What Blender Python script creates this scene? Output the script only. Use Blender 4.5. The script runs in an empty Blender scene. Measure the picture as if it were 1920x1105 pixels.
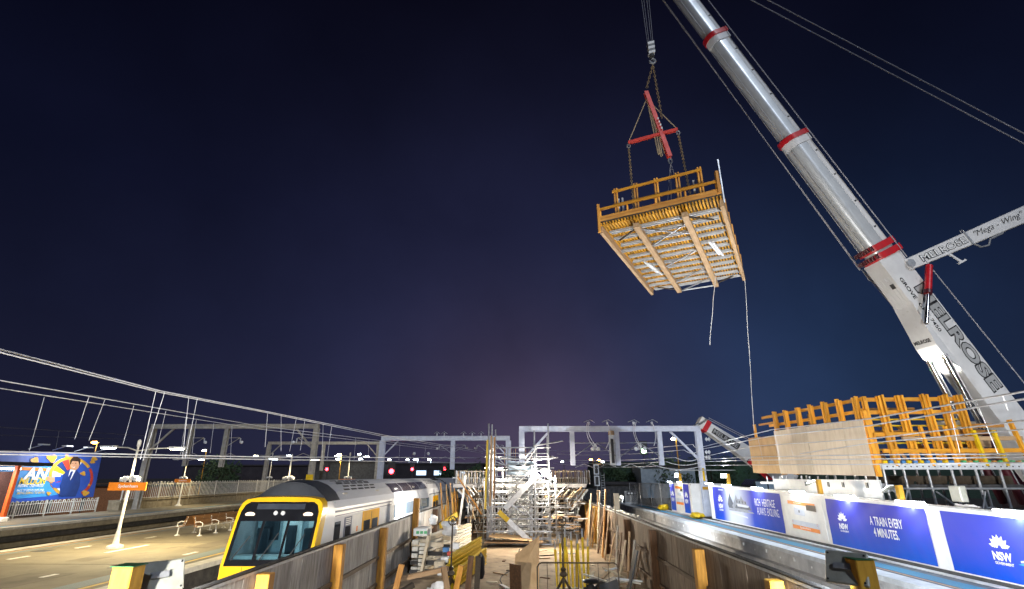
import bpy, bmesh, math, random
from mathutils import Vector, Matrix, Quaternion
random.seed(7)
V = Vector
# ---------------------------------------------------------------- camera, sky, added fill sun, exposure
# z = 0 is the eye level of the camera; the track bed lies 4.6 m below it; +Y runs along the tracks
PITCH, YAW = math.radians(19.582), math.radians(1.1245)
FW = V((-math.sin(YAW)*math.cos(PITCH), math.cos(YAW)*math.cos(PITCH), math.sin(PITCH)))
RT = V((math.cos(YAW), math.sin(YAW), 0)); UP = RT.cross(FW)
sc = bpy.context.scene; col = sc.collection
cd = bpy.data.cameras.new('camera'); cam = bpy.data.objects.new('camera', cd); col.objects.link(cam)
cd.sensor_fit = 'HORIZONTAL'; cd.sensor_width = 36; cd.lens = 18.0; cd.clip_start = .05; cd.clip_end = 3000
cam.matrix_world = Matrix((( RT.x, UP.x, -FW.x, 0), (RT.y, UP.y, -FW.y, 0), (RT.z, UP.z, -FW.z, 0), (0, 0, 0, 1)))
sc.camera = cam
def ray(px, py): return FW*960 + RT*(px-960) + UP*(552.5-py)
def aty(px, py, Y): d = ray(px, py); return d*(Y/d.y)
def atx(px, py, X): d = ray(px, py); return d*(X/d.x)
def atz(px, py, Z): d = ray(px, py); return d*(Z/d.z)

w = bpy.data.worlds.new('World'); sc.world = w; w.use_nodes = True
nt = w.node_tree; N = nt.nodes; LK = nt.links; N.clear()
def wn(t, **k):
    n = N.new(t)
    for a, b in k.items(): setattr(n, a, b)
    return n
tc = wn('ShaderNodeTexCoord'); sx = wn('ShaderNodeSeparateXYZ'); LK.new(tc.outputs['Generated'], sx.inputs[0])
rp = wn('ShaderNodeValToRGB'); LK.new(sx.outputs['Z'], rp.inputs[0])
el = rp.color_ramp.elements
el[0].position = 0.0; el[0].color = (.0115, .0120, .0250, 1)
el[1].position = 1.0; el[1].color = (.0010, .0010, .0032, 1)
for p, c in ((.10, (.0098, .0105, .0245)), (.25, (.0070, .0082, .0220)), (.45, (.0036, .0044, .0140)), (.75, (.0016, .0016, .0052))):
    e = el.new(p); e.color = (c[0], c[1]*1.05, c[2]*1.15, 1)
def lobe(px, py, power, c):                      # town glow low in the sky
    d = ray(px, py).normalized(); dp = wn('ShaderNodeVectorMath', operation='DOT_PRODUCT')
    LK.new(tc.outputs['Generated'], dp.inputs[0]); dp.inputs[1].default_value = d
    mx = wn('ShaderNodeMath', operation='MAXIMUM'); LK.new(dp.outputs['Value'], mx.inputs[0]); mx.inputs[1].default_value = 0
    pw = wn('ShaderNodeMath', operation='POWER'); LK.new(mx.outputs[0], pw.inputs[0]); pw.inputs[1].default_value = power
    sc_ = wn('ShaderNodeVectorMath', operation='SCALE'); sc_.inputs[0].default_value = c; LK.new(pw.outputs[0], sc_.inputs['Scale']); return sc_.outputs[0]
acc = rp.outputs[0]
for l in (lobe(1000, 840, 45, (.042, .024, .032)), lobe(1540, 800, 16, (.002, .017, .042)), lobe(1020, 760, 7, (.0125, .0130, .0330))):
    a = wn('ShaderNodeVectorMath', operation='ADD'); LK.new(acc, a.inputs[0]); LK.new(l, a.inputs[1]); acc = a.outputs[0]
sky = wn('ShaderNodeTexSky', sky_type='NISHITA', sun_disc=False); sky.sun_elevation = math.radians(-9); sky.sun_rotation = math.radians(200)
b1 = wn('ShaderNodeBackground'); LK.new(sky.outputs[0], b1.inputs[0]); b1.inputs[1].default_value = .05
cn = wn('ShaderNodeTexNoise'); cn.inputs['Scale'].default_value = 2.6; cn.inputs['Detail'].default_value = 5; LK.new(tc.outputs['Generated'], cn.inputs['Vector'])   # thin uneven haze
cm = wn('ShaderNodeMapRange'); cm.inputs[1].default_value = .3; cm.inputs[2].default_value = .7; cm.inputs[3].default_value = .80; cm.inputs[4].default_value = 1.22; LK.new(cn.outputs['Fac'], cm.inputs[0])
cs = wn('ShaderNodeVectorMath', operation='SCALE'); LK.new(acc, cs.inputs[0]); LK.new(cm.outputs[0], cs.inputs['Scale']); acc = cs.outputs[0]
b2 = wn('ShaderNodeBackground'); LK.new(acc, b2.inputs[0]); b2.inputs[1].default_value = .60
ad = wn('ShaderNodeAddShader'); LK.new(b1.outputs[0], ad.inputs[0]); LK.new(b2.outputs[0], ad.inputs[1])
wo = wn('ShaderNodeOutputWorld'); LK.new(ad.outputs[0], wo.inputs[0])
md = bpy.data.lights.new('fill_sun', 'SUN'); md.energy = .72; md.angle = math.radians(.5); md.color = (.8, .88, 1)  # added cool fill light that lifts the whole scene
fill_sun = bpy.data.objects.new('fill_sun', md); col.objects.link(fill_sun); fill_sun.rotation_euler = (math.radians(58), 0, math.radians(18))
sc.view_settings.view_transform = 'Standard'; sc.view_settings.look = 'None'; sc.view_settings.gamma = 1; sc.view_settings.exposure = 0.78
sc.render.engine = 'CYCLES'; cy = sc.cycles
cy.use_denoising = True; cy.max_bounces = 6; cy.diffuse_bounces = 3; cy.glossy_bounces = 3; cy.transparent_max_bounces = 12; cy.sample_clamp_indirect = 4; cy.caustics_reflective = False; cy.caustics_refractive = False

# ---------------------------------------------------------------- materials
MATS = {}
def mat(name, c, c2=None, scale=4, rough=.6, metal=0, bump=0, stretch=(1, 1, 1), rand=0, detail=6, lo=.35, hi=.7, emit=None, es=0, dirt=None, coat=0, spec=None):
    m = bpy.data.materials.new(name); m.use_nodes = True; t = m.node_tree; n = t.nodes; L = t.links
    b = n['Principled BSDF']; b.inputs['Roughness'].default_value = rough; b.inputs['Metallic'].default_value = metal
    if spec is not None: b.inputs['Specular IOR Level'].default_value = spec
    if coat: b.inputs['Coat Weight'].default_value = coat
    c = tuple(c) + (1,); c2 = (tuple(c2) + (1,)) if c2 else tuple(x*.7 for x in c[:3]) + (1,)
    co = n.new('ShaderNodeTexCoord'); mp = n.new('ShaderNodeMapping'); mp.inputs['Scale'].default_value = stretch
    L.new(co.outputs['Object'], mp.inputs[0])
    oi = n.new('ShaderNodeObjectInfo')
    va = n.new('ShaderNodeVectorMath'); va.operation = 'ADD'; L.new(mp.outputs[0], va.inputs[0])
    ml = n.new('ShaderNodeMath'); ml.operation = 'MULTIPLY'; ml.inputs[1].default_value = 37; L.new(oi.outputs['Random'], ml.inputs[0]); L.new(ml.outputs[0], va.inputs[1])
    nz = n.new('ShaderNodeTexNoise'); nz.inputs['Scale'].default_value = scale; nz.inputs['Detail'].default_value = detail; nz.inputs['Roughness'].default_value = .62; L.new(va.outputs[0], nz.inputs['Vector'])
    cr = n.new('ShaderNodeValToRGB'); cr.color_ramp.elements[0].position = lo; cr.color_ramp.elements[1].position = hi
    cr.color_ramp.elements[0].color = c2; cr.color_ramp.elements[1].color = c; L.new(nz.outputs['Fac'], cr.inputs[0]); out = cr.outputs[0]
    if dirt:
        n2 = n.new('ShaderNodeTexNoise'); n2.inputs['Scale'].default_value = dirt[1]; n2.inputs['Detail'].default_value = 8; n2.inputs['Roughness'].default_value = .7; L.new(va.outputs[0], n2.inputs['Vector'])
        r2 = n.new('ShaderNodeValToRGB'); r2.color_ramp.elements[0].position = dirt[2]; r2.color_ramp.elements[1].position = dirt[2]+.14
        L.new(n2.outputs['Fac'], r2.inputs[0])
        mx = n.new('ShaderNodeMix'); mx.data_type = 'RGBA'; L.new(r2.outputs[0], mx.inputs[0]); L.new(out, mx.inputs[6]); mx.inputs[7].default_value = tuple(dirt[0]) + (1,); out = mx.outputs[2]
    if rand:
        hs = n.new('ShaderNodeHueSaturation'); mr = n.new('ShaderNodeMapRange'); mr.inputs[3].default_value = 1-rand; mr.inputs[4].default_value = 1+rand*.6
        L.new(oi.outputs['Random'], mr.inputs[0]); L.new(mr.outputs[0], hs.inputs['Value']); L.new(out, hs.inputs['Color']); out = hs.outputs[0]
    L.new(out, b.inputs['Base Color'])
    if bump:
        bp = n.new('ShaderNodeBump'); bp.inputs['Strength'].default_value = bump; bp.inputs['Distance'].default_value = .02; L.new(nz.outputs['Fac'], bp.inputs['Height']); L.new(bp.outputs[0], b.inputs['Normal'])
    rr = n.new('ShaderNodeMapRange'); rr.inputs[3].default_value = min(1, rough+.12); rr.inputs[4].default_value = max(.03, rough-.12); L.new(nz.outputs['Fac'], rr.inputs[0]); L.new(rr.outputs[0], b.inputs['Roughness'])
    if es: b.inputs['Emission Color'].default_value = tuple(emit or c[:3]) + (1,); b.inputs['Emission Strength'].default_value = es
    MATS[name] = m; return m
def lamp_mat(name, c, s):
    m = bpy.data.materials.new(name); m.use_nodes = True; t = m.node_tree; t.nodes.clear()
    e = t.nodes.new('ShaderNodeEmission'); e.inputs[0].default_value = tuple(c) + (1,); e.inputs[1].default_value = s
    o = t.nodes.new('ShaderNodeOutputMaterial'); t.links.new(e.outputs[0], o.inputs[0]); MATS[name] = m
def glass_mat(name, tint, refl=.12, rough=.03):
    m = bpy.data.materials.new(name); m.use_nodes = True; t = m.node_tree; t.nodes.clear()
    g = t.nodes.new('ShaderNodeBsdfGlossy'); g.inputs['Roughness'].default_value = rough
    tr = t.nodes.new('ShaderNodeBsdfTransparent'); tr.inputs[0].default_value = tuple(tint) + (1,)
    mx = t.nodes.new('ShaderNodeMixShader'); mx.inputs[0].default_value = refl; t.links.new(tr.outputs[0], mx.inputs[1]); t.links.new(g.outputs[0], mx.inputs[2])
    o = t.nodes.new('ShaderNodeOutputMaterial'); t.links.new(mx.outputs[0], o.inputs[0]); MATS[name] = m
mat('ground', (.07, .062, .052), (.03, .028, .026), 1.2, .95, bump=.8)
mat('ballast', (.10, .09, .08), (.02, .018, .016), 14, .95, bump=1.0)
mat('asphalt_l', (.21, .178, .115), (.125, .105, .07), .45, .8, bump=.2, dirt=((.085, .072, .05), .9, .56))
mat('asphalt_patch', (.15, .125, .085), (.10, .082, .055), 1.1, .85, bump=.25)
mat('asphalt_r', (.12, .13, .14), (.08, .086, .095), 2.5, .75, bump=.15, dirt=((.05, .052, .06), 1.3, .6))
mat('coping', (.62, .58, .50), (.42, .39, .33), 3, .7, bump=.2, rand=.15)
mat('coping_r', (.62, .66, .70), (.45, .48, .52), 3, .7, bump=.2, rand=.1)
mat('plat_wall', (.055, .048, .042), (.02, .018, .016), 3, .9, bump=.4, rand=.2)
mat('concrete', (.55, .55, .56), (.38, .38, .39), 2.2, .85, bump=.25, rand=.16, dirt=((.12, .12, .12), 3.1, .62))
mat('concrete_warm', (.34, .29, .20), (.20, .165, .11), 2.2, .85, bump=.25, rand=.16)
mat('sand_floor', (.36, .27, .175), (.22, .16, .10), 1.1, .9, bump=.6, dirt=((.12, .088, .058), 1.3, .54))
mat('line_yellow', (.65, .42, .08), (.45, .28, .06), 5, .7)
mat('line_orange', (.62, .34, .13), (.42, .22, .09), 5, .7)
mat('line_white', (.75, .73, .68), (.45, .43, .40), 6, .7)
mat('tactile', (.03, .22, .36), (.03, .15, .25), 30, .7, bump=.6)
mat('tactile_l', (.16, .21, .22), (.12, .15, .15), 30, .7, bump=.6)
mat('rail_steel', (.30, .26, .22), (.12, .08, .06), 6, .35, .8)
mat('sleeper', (.13, .11, .09), (.05, .042, .035), 5, .9, bump=.4, rand=.2)
mat('galv', (.52, .54, .57), (.34, .36, .39), 5, .42, .55, rand=.12)
mat('gantry', (.66, .71, .84), (.52, .56, .68), 3, .5, .15, dirt=((.28, .29, .33), 6, .62))
mat('gantry_l', (.40, .38, .34), (.24, .225, .20), 3, .6, .1, dirt=((.16, .14, .12), 6, .6))
mat('wire', (.80, .81, .85), (.66, .67, .72), 5, .5, .1)
mat('wire_dark', (.20, .20, .22), (.12, .12, .13), 5, .5, .6)
mat('porcelain', (.75, .77, .80), (.6, .62, .66), 5, .2)
mat('post_yellow', (.62, .30, .035), (.36, .15, .018), 7, .7, bump=.3, stretch=(.25, 1.5, 1.5), rand=.28, dirt=((.20, .10, .02), 3, .64))
mat('post_bright', (.68, .38, .035), (.50, .25, .02), 7, .65, bump=.3, stretch=(.25, 1.5, 1.5), rand=.12, dirt=((.42, .24, .04), 3, .62))
mat('post_brown', (.17, .085, .035), (.075, .037, .018), 7, .8, bump=.3, stretch=(.25, 1.5, 1.5), rand=.25)
mat('post_green', (.02, .16, .05), None, 7, .6)
mat('board_grey', (.42, .42, .43), (.20, .195, .19), 3.5, .85, bump=.5, stretch=(.35, 3, 3), rand=.22, dirt=((.10, .09, .075), 4.5, .6))
mat('board_brown', (.21, .145, .095), (.10, .068, .045), 3.5, .85, bump=.5, stretch=(.35, 3, 3), rand=.2, dirt=((.05, .035, .025), 4.5, .6))
mat('timber', (.50, .33, .18), (.30, .18, .09), 5, .75, bump=.35, stretch=(.25, 2, 2), rand=.3)
mat('timber_orange', (.62, .31, .07), (.38, .16, .03), 5, .7, bump=.35, stretch=(.25, 2, 2), rand=.28)
mat('formwork_orange', (.86, .41, .03), (.60, .25, .02), 6, .6, bump=.2, stretch=(.3, 2, 2), rand=.30, dirt=((.32, .13, .02), 4, .66))
mat('joist_yellow', (.80, .42, .03), (.50, .24, .02), 6, .6, bump=.2, stretch=(.3, 2, 2), rand=.35)
mat('beam_tan', (.55, .38, .22), (.36, .23, .12), 6, .7, bump=.3, stretch=(.3, 2, 2), rand=.12)
mat('ply', (.76, .66, .53), (.64, .53, .40), 2.2, .75, bump=.1, stretch=(3.5, 3.5, .5), rand=.16, dirt=((.50, .39, .27), 2.4, .66))
mat('ply_dark', (.10, .085, .07), (.06, .05, .04), 3, .8)
mat('ply_warm', (.66, .44, .23), (.52, .33, .16), 2.2, .75, bump=.12, stretch=(1.4, 1.4, .5), rand=.08)
mat('ply_pale', (.72, .62, .46), (.50, .42, .30), 3, .8, bump=.2, rand=.2, dirt=((.25, .2, .14), 4, .6))
mat('steel_white', (.74, .77, .80), (.54, .57, .61), 5, .5, .2, rand=.12, dirt=((.25, .25, .26), 7, .62))
mat('white_paint', (.80, .80, .79), (.70, .70, .70), 3, .45, rand=.05)
mat('white_dirty', (.74, .72, .66), (.54, .50, .42), 7, .6, rand=.08)
mat('train_body', (.72, .74, .78), (.62, .64, .68), .8, .42, .0, stretch=(1, .2, 1), spec=.25)
mat('train_roof', (.56, .57, .60), (.46, .47, .50), 1.2, .5, .1, stretch=(1, .2, 1))
mat('train_dome', (.045, .05, .06), (.03, .033, .04), 2, .5)
mat('train_yellow', (.78, .46, .01), (.68, .38, .008), 1.5, .34, coat=.25, dirt=((.52, .32, .02), 3.0, .68))
mat('train_blue', (.04, .07, .17), (.03, .05, .12), 2, .35)
mat('black_gloss', (.012, .013, .016), (.008, .008, .01), 2, .12, coat=.5)
mat('rubber', (.02, .02, .022), None, 4, .8)
mat('cab_teal', (.30, .38, .42), (.22, .29, .33), 2, .6)
mat('cab_pale', (.75, .82, .84), (.6, .68, .7), 2, .6)
mat('seat_dark', (.03, .045, .06), None, 4, .8)
mat('window_dark', (.05, .06, .075), (.03, .036, .05), 1.5, .12, .0, coat=.6)
mat('upper_glass', (.09, .075, .07), (.06, .05, .05), 1.5, .2, coat=.4)
mat('window_pale', (.42, .54, .66), (.28, .38, .5), 1.2, .12, coat=.6)
mat('door_yellow', (.88, .46, .006), (.78, .38, .005), 2, .6, spec=.08)
mat('waler_grey', (.50, .53, .57), (.34, .37, .40), 5, .5, .15, rand=.2, dirt=((.2, .2, .2), 6, .6))
glass_mat('glass', (.60, .72, .76))
mat('sign_orange', (.88, .27, .02), (.78, .21, .015), 4, .5)
mat('column_red', (.82, .14, .025), (.65, .09, .02), 4, .5)
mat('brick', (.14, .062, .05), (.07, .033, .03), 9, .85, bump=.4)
mat('brick_lit', (.40, .17, .07), (.22, .09, .04), 9, .85, bump=.4)  # orange lamp light is put into this brick colour
mat('dark_wall', (.04, .034, .042), (.022, .019, .026), 1, .9, bump=.2)
mat('dark_grey', (.06, .062, .066), (.03, .031, .034), 3, .7, rand=.2)
mat('roof_dark', (.03, .028, .033), None, 2, .8)
mat('brown_seat', (.28, .13, .04), (.18, .08, .025), 5, .5, stretch=(.3, 2, 2), rand=.15)
mat('boom', (.60, .62, .65), (.50, .52, .55), 1.2, .32, .25, dirt=((.40, .41, .43), 1.8, .66))
mat('boom_white', (.74, .75, .77), (.62, .63, .65), 1.2, .42, dirt=((.42, .41, .40), 2.2, .63))
mat('boom_steel', (.60, .63, .66), (.46, .49, .52), 1.6, .36, .3, stretch=(1, 1, 1), dirt=((.36, .37, .39), 2.2, .62))
mat('crane_red', (.62, .012, .022), (.46, .008, .016), 2, .4, coat=.2)
mat('beam_red', (.82, .08, .06), (.62, .05, .04), 3, .5)
mat('maroon', (.10, .012, .025), (.06, .008, .016), 2, .4)
mat('chrome', (.75, .76, .78), (.6, .6, .62), 2, .12, 1.0)
mat('rope', (.34, .34, .38), (.32, .32, .36), 1, .7, 0)
mat('chain', (.52, .40, .24), (.32, .23, .13), 30, .5, .5)
mat('letter_black', (.015, .015, .018), (.01, .01, .012), 4, .5)
mat('letter_grey', (.42, .43, .44), (.34, .35, .36), 4, .5)
mat('letter_white', (.86, .88, .90), (.80, .82, .84), 4, .5)
mat('letter_yellow', (.90, .62, .02), (.82, .52, .02), 4, .5)
mat('sling', (.50, .40, .26), (.36, .27, .17), 9, .8, rand=.2)
mat('prop_yellow', (.80, .55, .01), (.62, .40, .01), 4, .45, rand=.12)
mat('jack_dark', (.10, .075, .05), (.05, .036, .025), 4, .6, .4)
mat('plastic_black', (.015, .015, .017), None, 6, .35, bump=.4)
mat('plastic_white', (.78, .78, .77), (.6, .6, .6), 3, .5, bump=.5)
mat('sack_blue', (.08, .25, .55), None, 4, .6)
mat('box_green', (.1, .5, .2), None, 4, .6)
mat('red_print', (.7, .06, .04), None, 4, .5)
mat('print_blue', (.03, .10, .50), (.025, .085, .45), 2, .45)
mat('print_sky', (.06, .35, .75), (.04, .25, .62), .6, .45)
mat('print_navy', (.02, .055, .22), (.015, .04, .17), 2, .45)
mat('print_skin', (.62, .33, .19), (.5, .25, .14), 2, .5)
mat('print_hair', (.035, .018, .012), None, 2, .5)
mat('print_gold', (.80, .45, .05), (.55, .27, .03), 3, .4)
mat('print_red', (.66, .06, .03), None, 2, .5)
mat('print_grey', (.30, .32, .37), (.20, .22, .26), 3, .5)
mat('print_dark', (.10, .11, .14), (.07, .08, .10), 3, .5)
mat('print_pale', (.58, .62, .70), (.48, .52, .62), 2, .5)
mat('sign_black', (.02, .02, .022), None, 2, .4)
mat('foliage', (.045, .085, .035), (.02, .045, .02), 3, .8, rand=.4)
mat('foliage_dark', (.030, .055, .040), (.014, .030, .022), 3, .8, rand=.4)
mat('bark', (.06, .045, .03), None, 6, .9, bump=.5)
mat('crate_blue', (.50, .62, .74), (.40, .52, .64), 2, .5)
mat('mesh_grey', (.36, .37, .39), (.26, .27, .29), 6, .6, .3)
mat('roof_pale', (.30, .36, .42), (.2, .25, .3), 2, .6)
mat('lamp_head', (.55, .56, .57), (.4, .41, .42), 4, .5)
mat('flood_back', (.40, .41, .38), (.30, .31, .27), 4, .45, .2)
lamp_mat('led_white', (.82, .93, 1.0), 32)
lamp_mat('led_lens', (.85, .94, 1.0), 12)
lamp_mat('flood_lens', (1.0, .90, .74), 260)
lamp_mat('flood_lens_b', (1.0, .85, .62), 60)
lamp_mat('lamp_warm', (1.0, .90, .62), 45)
lamp_mat('lamp_orange', (1.0, .42, .06), 40)
lamp_mat('lamp_cool', (.80, .92, 1.0), 40)
lamp_mat('lamp_red', (1.0, .02, .03), 22)
lamp_mat('lamp_green', (.35, 1.0, .35), 18)
lamp_mat('headlight', (1.0, .74, .52), 1.5)
lamp_mat('tube_white', (1.0, .93, .85), 22)
lamp_mat('lit_window', (.55, .75, 1.0), 1.2)
lamp_mat('lit_window_warm', (1.0, .62, .25), 1.0)
lamp_mat('crane_lamp', (1.0, .93, .8), 60)
def banner_mat(name, a, b, y0=None, y1=None, mid=None):          # printed colour wash, with an optional pale photo field fading in along the banner
    m = bpy.data.materials.new(name); m.use_nodes = True; t = m.node_tree; n = t.nodes; L = t.links; p = n['Principled BSDF']; p.inputs['Roughness'].default_value = .5; p.inputs['Specular IOR Level'].default_value = .12
    co = n.new('ShaderNodeTexCoord'); s = n.new('ShaderNodeSeparateXYZ'); L.new(co.outputs['Generated'], s.inputs[0])
    nz = n.new('ShaderNodeTexNoise'); nz.inputs['Scale'].default_value = 1.6; L.new(co.outputs['Generated'], nz.inputs['Vector'])
    ma = n.new('ShaderNodeMath'); ma.operation = 'MULTIPLY_ADD'; L.new(nz.outputs['Fac'], ma.inputs[0]); ma.inputs[1].default_value = .7; L.new(s.outputs['Z'], ma.inputs[2])
    r = n.new('ShaderNodeValToRGB'); r.color_ramp.elements[0].position = .35; r.color_ramp.elements[1].position = 1.15 if False else 1.0
    r.color_ramp.elements[0].color = a + (1,); r.color_ramp.elements[1].color = b + (1,); L.new(ma.outputs[0], r.inputs[0]); out = r.outputs[0]
    if mid:
        g = n.new('ShaderNodeValToRGB'); e = g.color_ramp.elements; e[0].position = y0; e[0].color = (0, 0, 0, 1); e[1].position = y1; e[1].color = (0, 0, 0, 1)
        k1 = e.new(y0+(y1-y0)*.35); k1.color = (1, 1, 1, 1); k2 = e.new(y0+(y1-y0)*.72); k2.color = (1, 1, 1, 1)
        L.new(s.outputs['Y'], g.inputs[0]); mx = n.new('ShaderNodeMix'); mx.data_type = 'RGBA'; L.new(g.outputs[0], mx.inputs[0]); L.new(out, mx.inputs[6]); mx.inputs[7].default_value = mid + (1,); out = mx.outputs[2]
    L.new(out, p.inputs['Base Color']); MATS[name] = m
banner_mat('banner_photo', (.003, .055, .46), (.055, .065, .46), .36, .84, (.46, .50, .62))
banner_mat('banner_plain', (.003, .085, .54), (.06, .065, .46))
banner_mat('banner_train', (.003, .065, .50), (.055, .07, .48))

# ---------------------------------------------------------------- helpers
MW = {}
def link(o, parent=None, M=None):
    M = M or Matrix.Identity(4); col.objects.link(o); MW[o.name] = M
    if parent is not None:
        o.parent = parent; o.matrix_parent_inverse = MW[parent.name].inverted()
    o.matrix_basis = M; return o
def tag(o, label=None, cat=None, group=None, kind=None):
    for k, v in (('label', label), ('category', cat), ('group', group), ('kind', kind)):
        if v: o[k] = v
    return o
def thing(name, label, cat, loc=(0, 0, 0), group=None):
    o = bpy.data.objects.new(name, None); o.empty_display_size = .2
    return tag(link(o, None, Matrix.Translation(V(loc))), label, cat, group)
class MB:
    def __init__(s): s.v = []; s.f = []
    def add(s, vs, fs): o = len(s.v); s.v += [tuple(x) for x in vs]; s.f += [tuple(i+o for i in f) for f in fs]; return s
    def box(s, x0, x1, y0, y1, z0, z1):
        return s.add([(x, y, z) for z in (z0, z1) for y in (y0, y1) for x in (x0, x1)], [(0, 2, 3, 1), (4, 5, 7, 6), (0, 1, 5, 4), (2, 6, 7, 3), (0, 4, 6, 2), (1, 3, 7, 5)])
    def bar(s, p, q, wd, ht, up=(0, 0, 1)):
        p, q = V(p), V(q); d = (q-p).normalized(); up = V(up)
        if abs(d.dot(up)) > .98: up = V((0, 1, 0))
        a = d.cross(up).normalized()*wd/2; b = a.cross(d).normalized()*ht/2
        return s.add([e+i*a+j*b for e in (p, q) for i, j in ((-1, -1), (1, -1), (1, 1), (-1, 1))], [(3, 2, 1, 0), (4, 5, 6, 7), (0, 1, 5, 4), (1, 2, 6, 5), (2, 3, 7, 6), (3, 0, 4, 7)])
    def tube(s, p, q, r, n=8, r2=None): return s.path([p, q], r, n, r2)
    def path(s, pts, r, n=6, r2=None, closed=False):
        pts = [V(p) for p in pts]; m = len(pts); vs = []; fs = []; prev = None
        for i, p in enumerate(pts):
            d = (pts[(i+1) % m if closed else min(i+1, m-1)]-pts[(i-1) % m if closed else max(i-1, 0)]).normalized()
            if prev is None:
                u = V((0, 0, 1)) if abs(d.z) < .9 else V((1, 0, 0)); a = d.cross(u).normalized()
            else: a = (prev-d*prev.dot(d)).normalized()
            prev = a; b = d.cross(a); rr = r if r2 is None else r+(r2-r)*i/max(1, m-1)
            vs += [p+(a*math.cos(k*math.tau/n)+b*math.sin(k*math.tau/n))*rr for k in range(n)]
        for i in range(m if closed else m-1):
            A, B = i*n, ((i+1) % m)*n
            fs += [(A+k, A+(k+1) % n, B+(k+1) % n, B+k) for k in range(n)]
        if not closed: fs += [tuple(range(n-1, -1, -1)), tuple((m-1)*n+k for k in range(n))]
        return s.add(vs, fs)
    def prism(s, pts, ext):
        n = len(pts); e = V(ext); vs = [V(p) for p in pts]+[V(p)+e for p in pts]
        return s.add(vs, [tuple(range(n-1, -1, -1)), tuple(range(n, 2*n))]+[(i, (i+1) % n, n+(i+1) % n, n+i) for i in range(n)])
    def lathe(s, prof, c, n=12, ax=(0, 0, 1)):
        ax = V(ax).normalized(); u = V((1, 0, 0)) if abs(ax.x) < .9 else V((0, 1, 0)); a = ax.cross(u).normalized(); b = ax.cross(a); c = V(c); m = len(prof)
        vs = [c+ax*z+(a*math.cos(k*math.tau/n)+b*math.sin(k*math.tau/n))*r for r, z in prof for k in range(n)]
        fs = [(i*n+k, i*n+(k+1) % n, (i+1)*n+(k+1) % n, (i+1)*n+k) for i in range(m-1) for k in range(n)]
        return s.add(vs, fs+[tuple(range(n-1, -1, -1)), tuple((m-1)*n+k for k in range(n))])
    def build(s, name, m, parent=None, smooth=False, bevel=0):
        me = bpy.data.meshes.new(name); me.from_pydata(s.v, [], s.f)
        bm = bmesh.new(); bm.from_mesh(me); bmesh.ops.recalc_face_normals(bm, faces=bm.faces)
        if bevel: bmesh.ops.bevel(bm, geom=bm.edges[:], offset=bevel, segments=1, affect='EDGES')
        bm.to_mesh(me); bm.free()
        if smooth:
            me.polygons.foreach_set('use_smooth', [True]*len(me.polygons))
            try: me.set_sharp_from_angle(angle=math.radians(40))
            except Exception: pass
        me.materials.append(MATS[m]); return link(bpy.data.objects.new(name, me), parent)
CACHE = {}
def frame(p, q, up=(0, 0, 1)):
    p, q = V(p), V(q); d = (q-p); ln = d.length; d.normalize(); up = V(up)
    if abs(d.dot(up)) > .98: up = V((0, 1, 0))
    a = up.cross(d).normalized(); b = d.cross(a)
    return Matrix(((d.x, a.x, b.x, p.x), (d.y, a.y, b.y, p.y), (d.z, a.z, b.z, p.z), (0, 0, 0, 1))), ln
def bar(name, p, q, wd, ht, m, parent, up=(0, 0, 1), bev=0):       # a piece of timber or steel of its own, mesh shared between alike pieces
    M, ln = frame(p, q, up); k = ('b', round(ln, 2), round(wd, 3), round(ht, 3), m)
    if k not in CACHE:
        o = MB().box(0, ln, -wd/2, wd/2, -ht/2, ht/2).build(name, m, bevel=bev); CACHE[k] = o.data; col.objects.unlink(o); bpy.data.objects.remove(o)
    return link(bpy.data.objects.new(name, CACHE[k]), parent, M)
def ibeam(name, p, q, wd, ht, m, parent, up=(0, 0, 1), web=.35, fl=.22):
    M, ln = frame(p, q, up); k = ('i', round(ln, 2), round(wd, 3), round(ht, 3), m)
    if k not in CACHE:
        a, b, t, f = wd/2, ht/2, wd*web/2, ht*fl
        pts = [(-a, -b), (a, -b), (a, -b+f), (t, -b+f), (t, b-f), (a, b-f), (a, b), (-a, b), (-a, b-f), (-t, b-f), (-t, -b+f), (-a, -b+f)]
        o = MB().prism([(0, y, z) for y, z in pts], (ln, 0, 0)).build(name, m); CACHE[k] = o.data; col.objects.unlink(o); bpy.data.objects.remove(o)
    return link(bpy.data.objects.new(name, CACHE[k]), parent, M)
def pipe(name, p, q, r, m, parent, n=8):
    M, ln = frame(p, q); k = ('t', round(ln, 2), round(r, 3), m)
    if k not in CACHE:
        o = MB().tube((0, 0, 0), (ln, 0, 0), r, n).build(name, m, smooth=True); CACHE[k] = o.data; col.objects.unlink(o); bpy.data.objects.remove(o)
    return link(bpy.data.objects.new(name, CACHE[k]), parent, M)
def one(name, mb, m, label, cat, group=None, **k): return tag(mb.build(name, m, None, **k), label, cat, group)
def struct(name, mb, m): return tag(mb.build(name, m), kind='structure')
def dup(root, off, label=None):
    r = root.copy(); T = Matrix.Translation(V(off)); link(r, None, T @ MW[root.name])
    if label: r['label'] = label
    def rec(src, dst):
        for ch in list(src.children):
            c = ch.copy(); col.objects.link(c); c.parent = dst; c.matrix_parent_inverse = ch.matrix_parent_inverse.copy(); c.matrix_basis = ch.matrix_basis.copy(); MW[c.name] = T @ MW.get(ch.name, Matrix.Identity(4)); rec(ch, c)
    rec(root, r); return r
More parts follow.
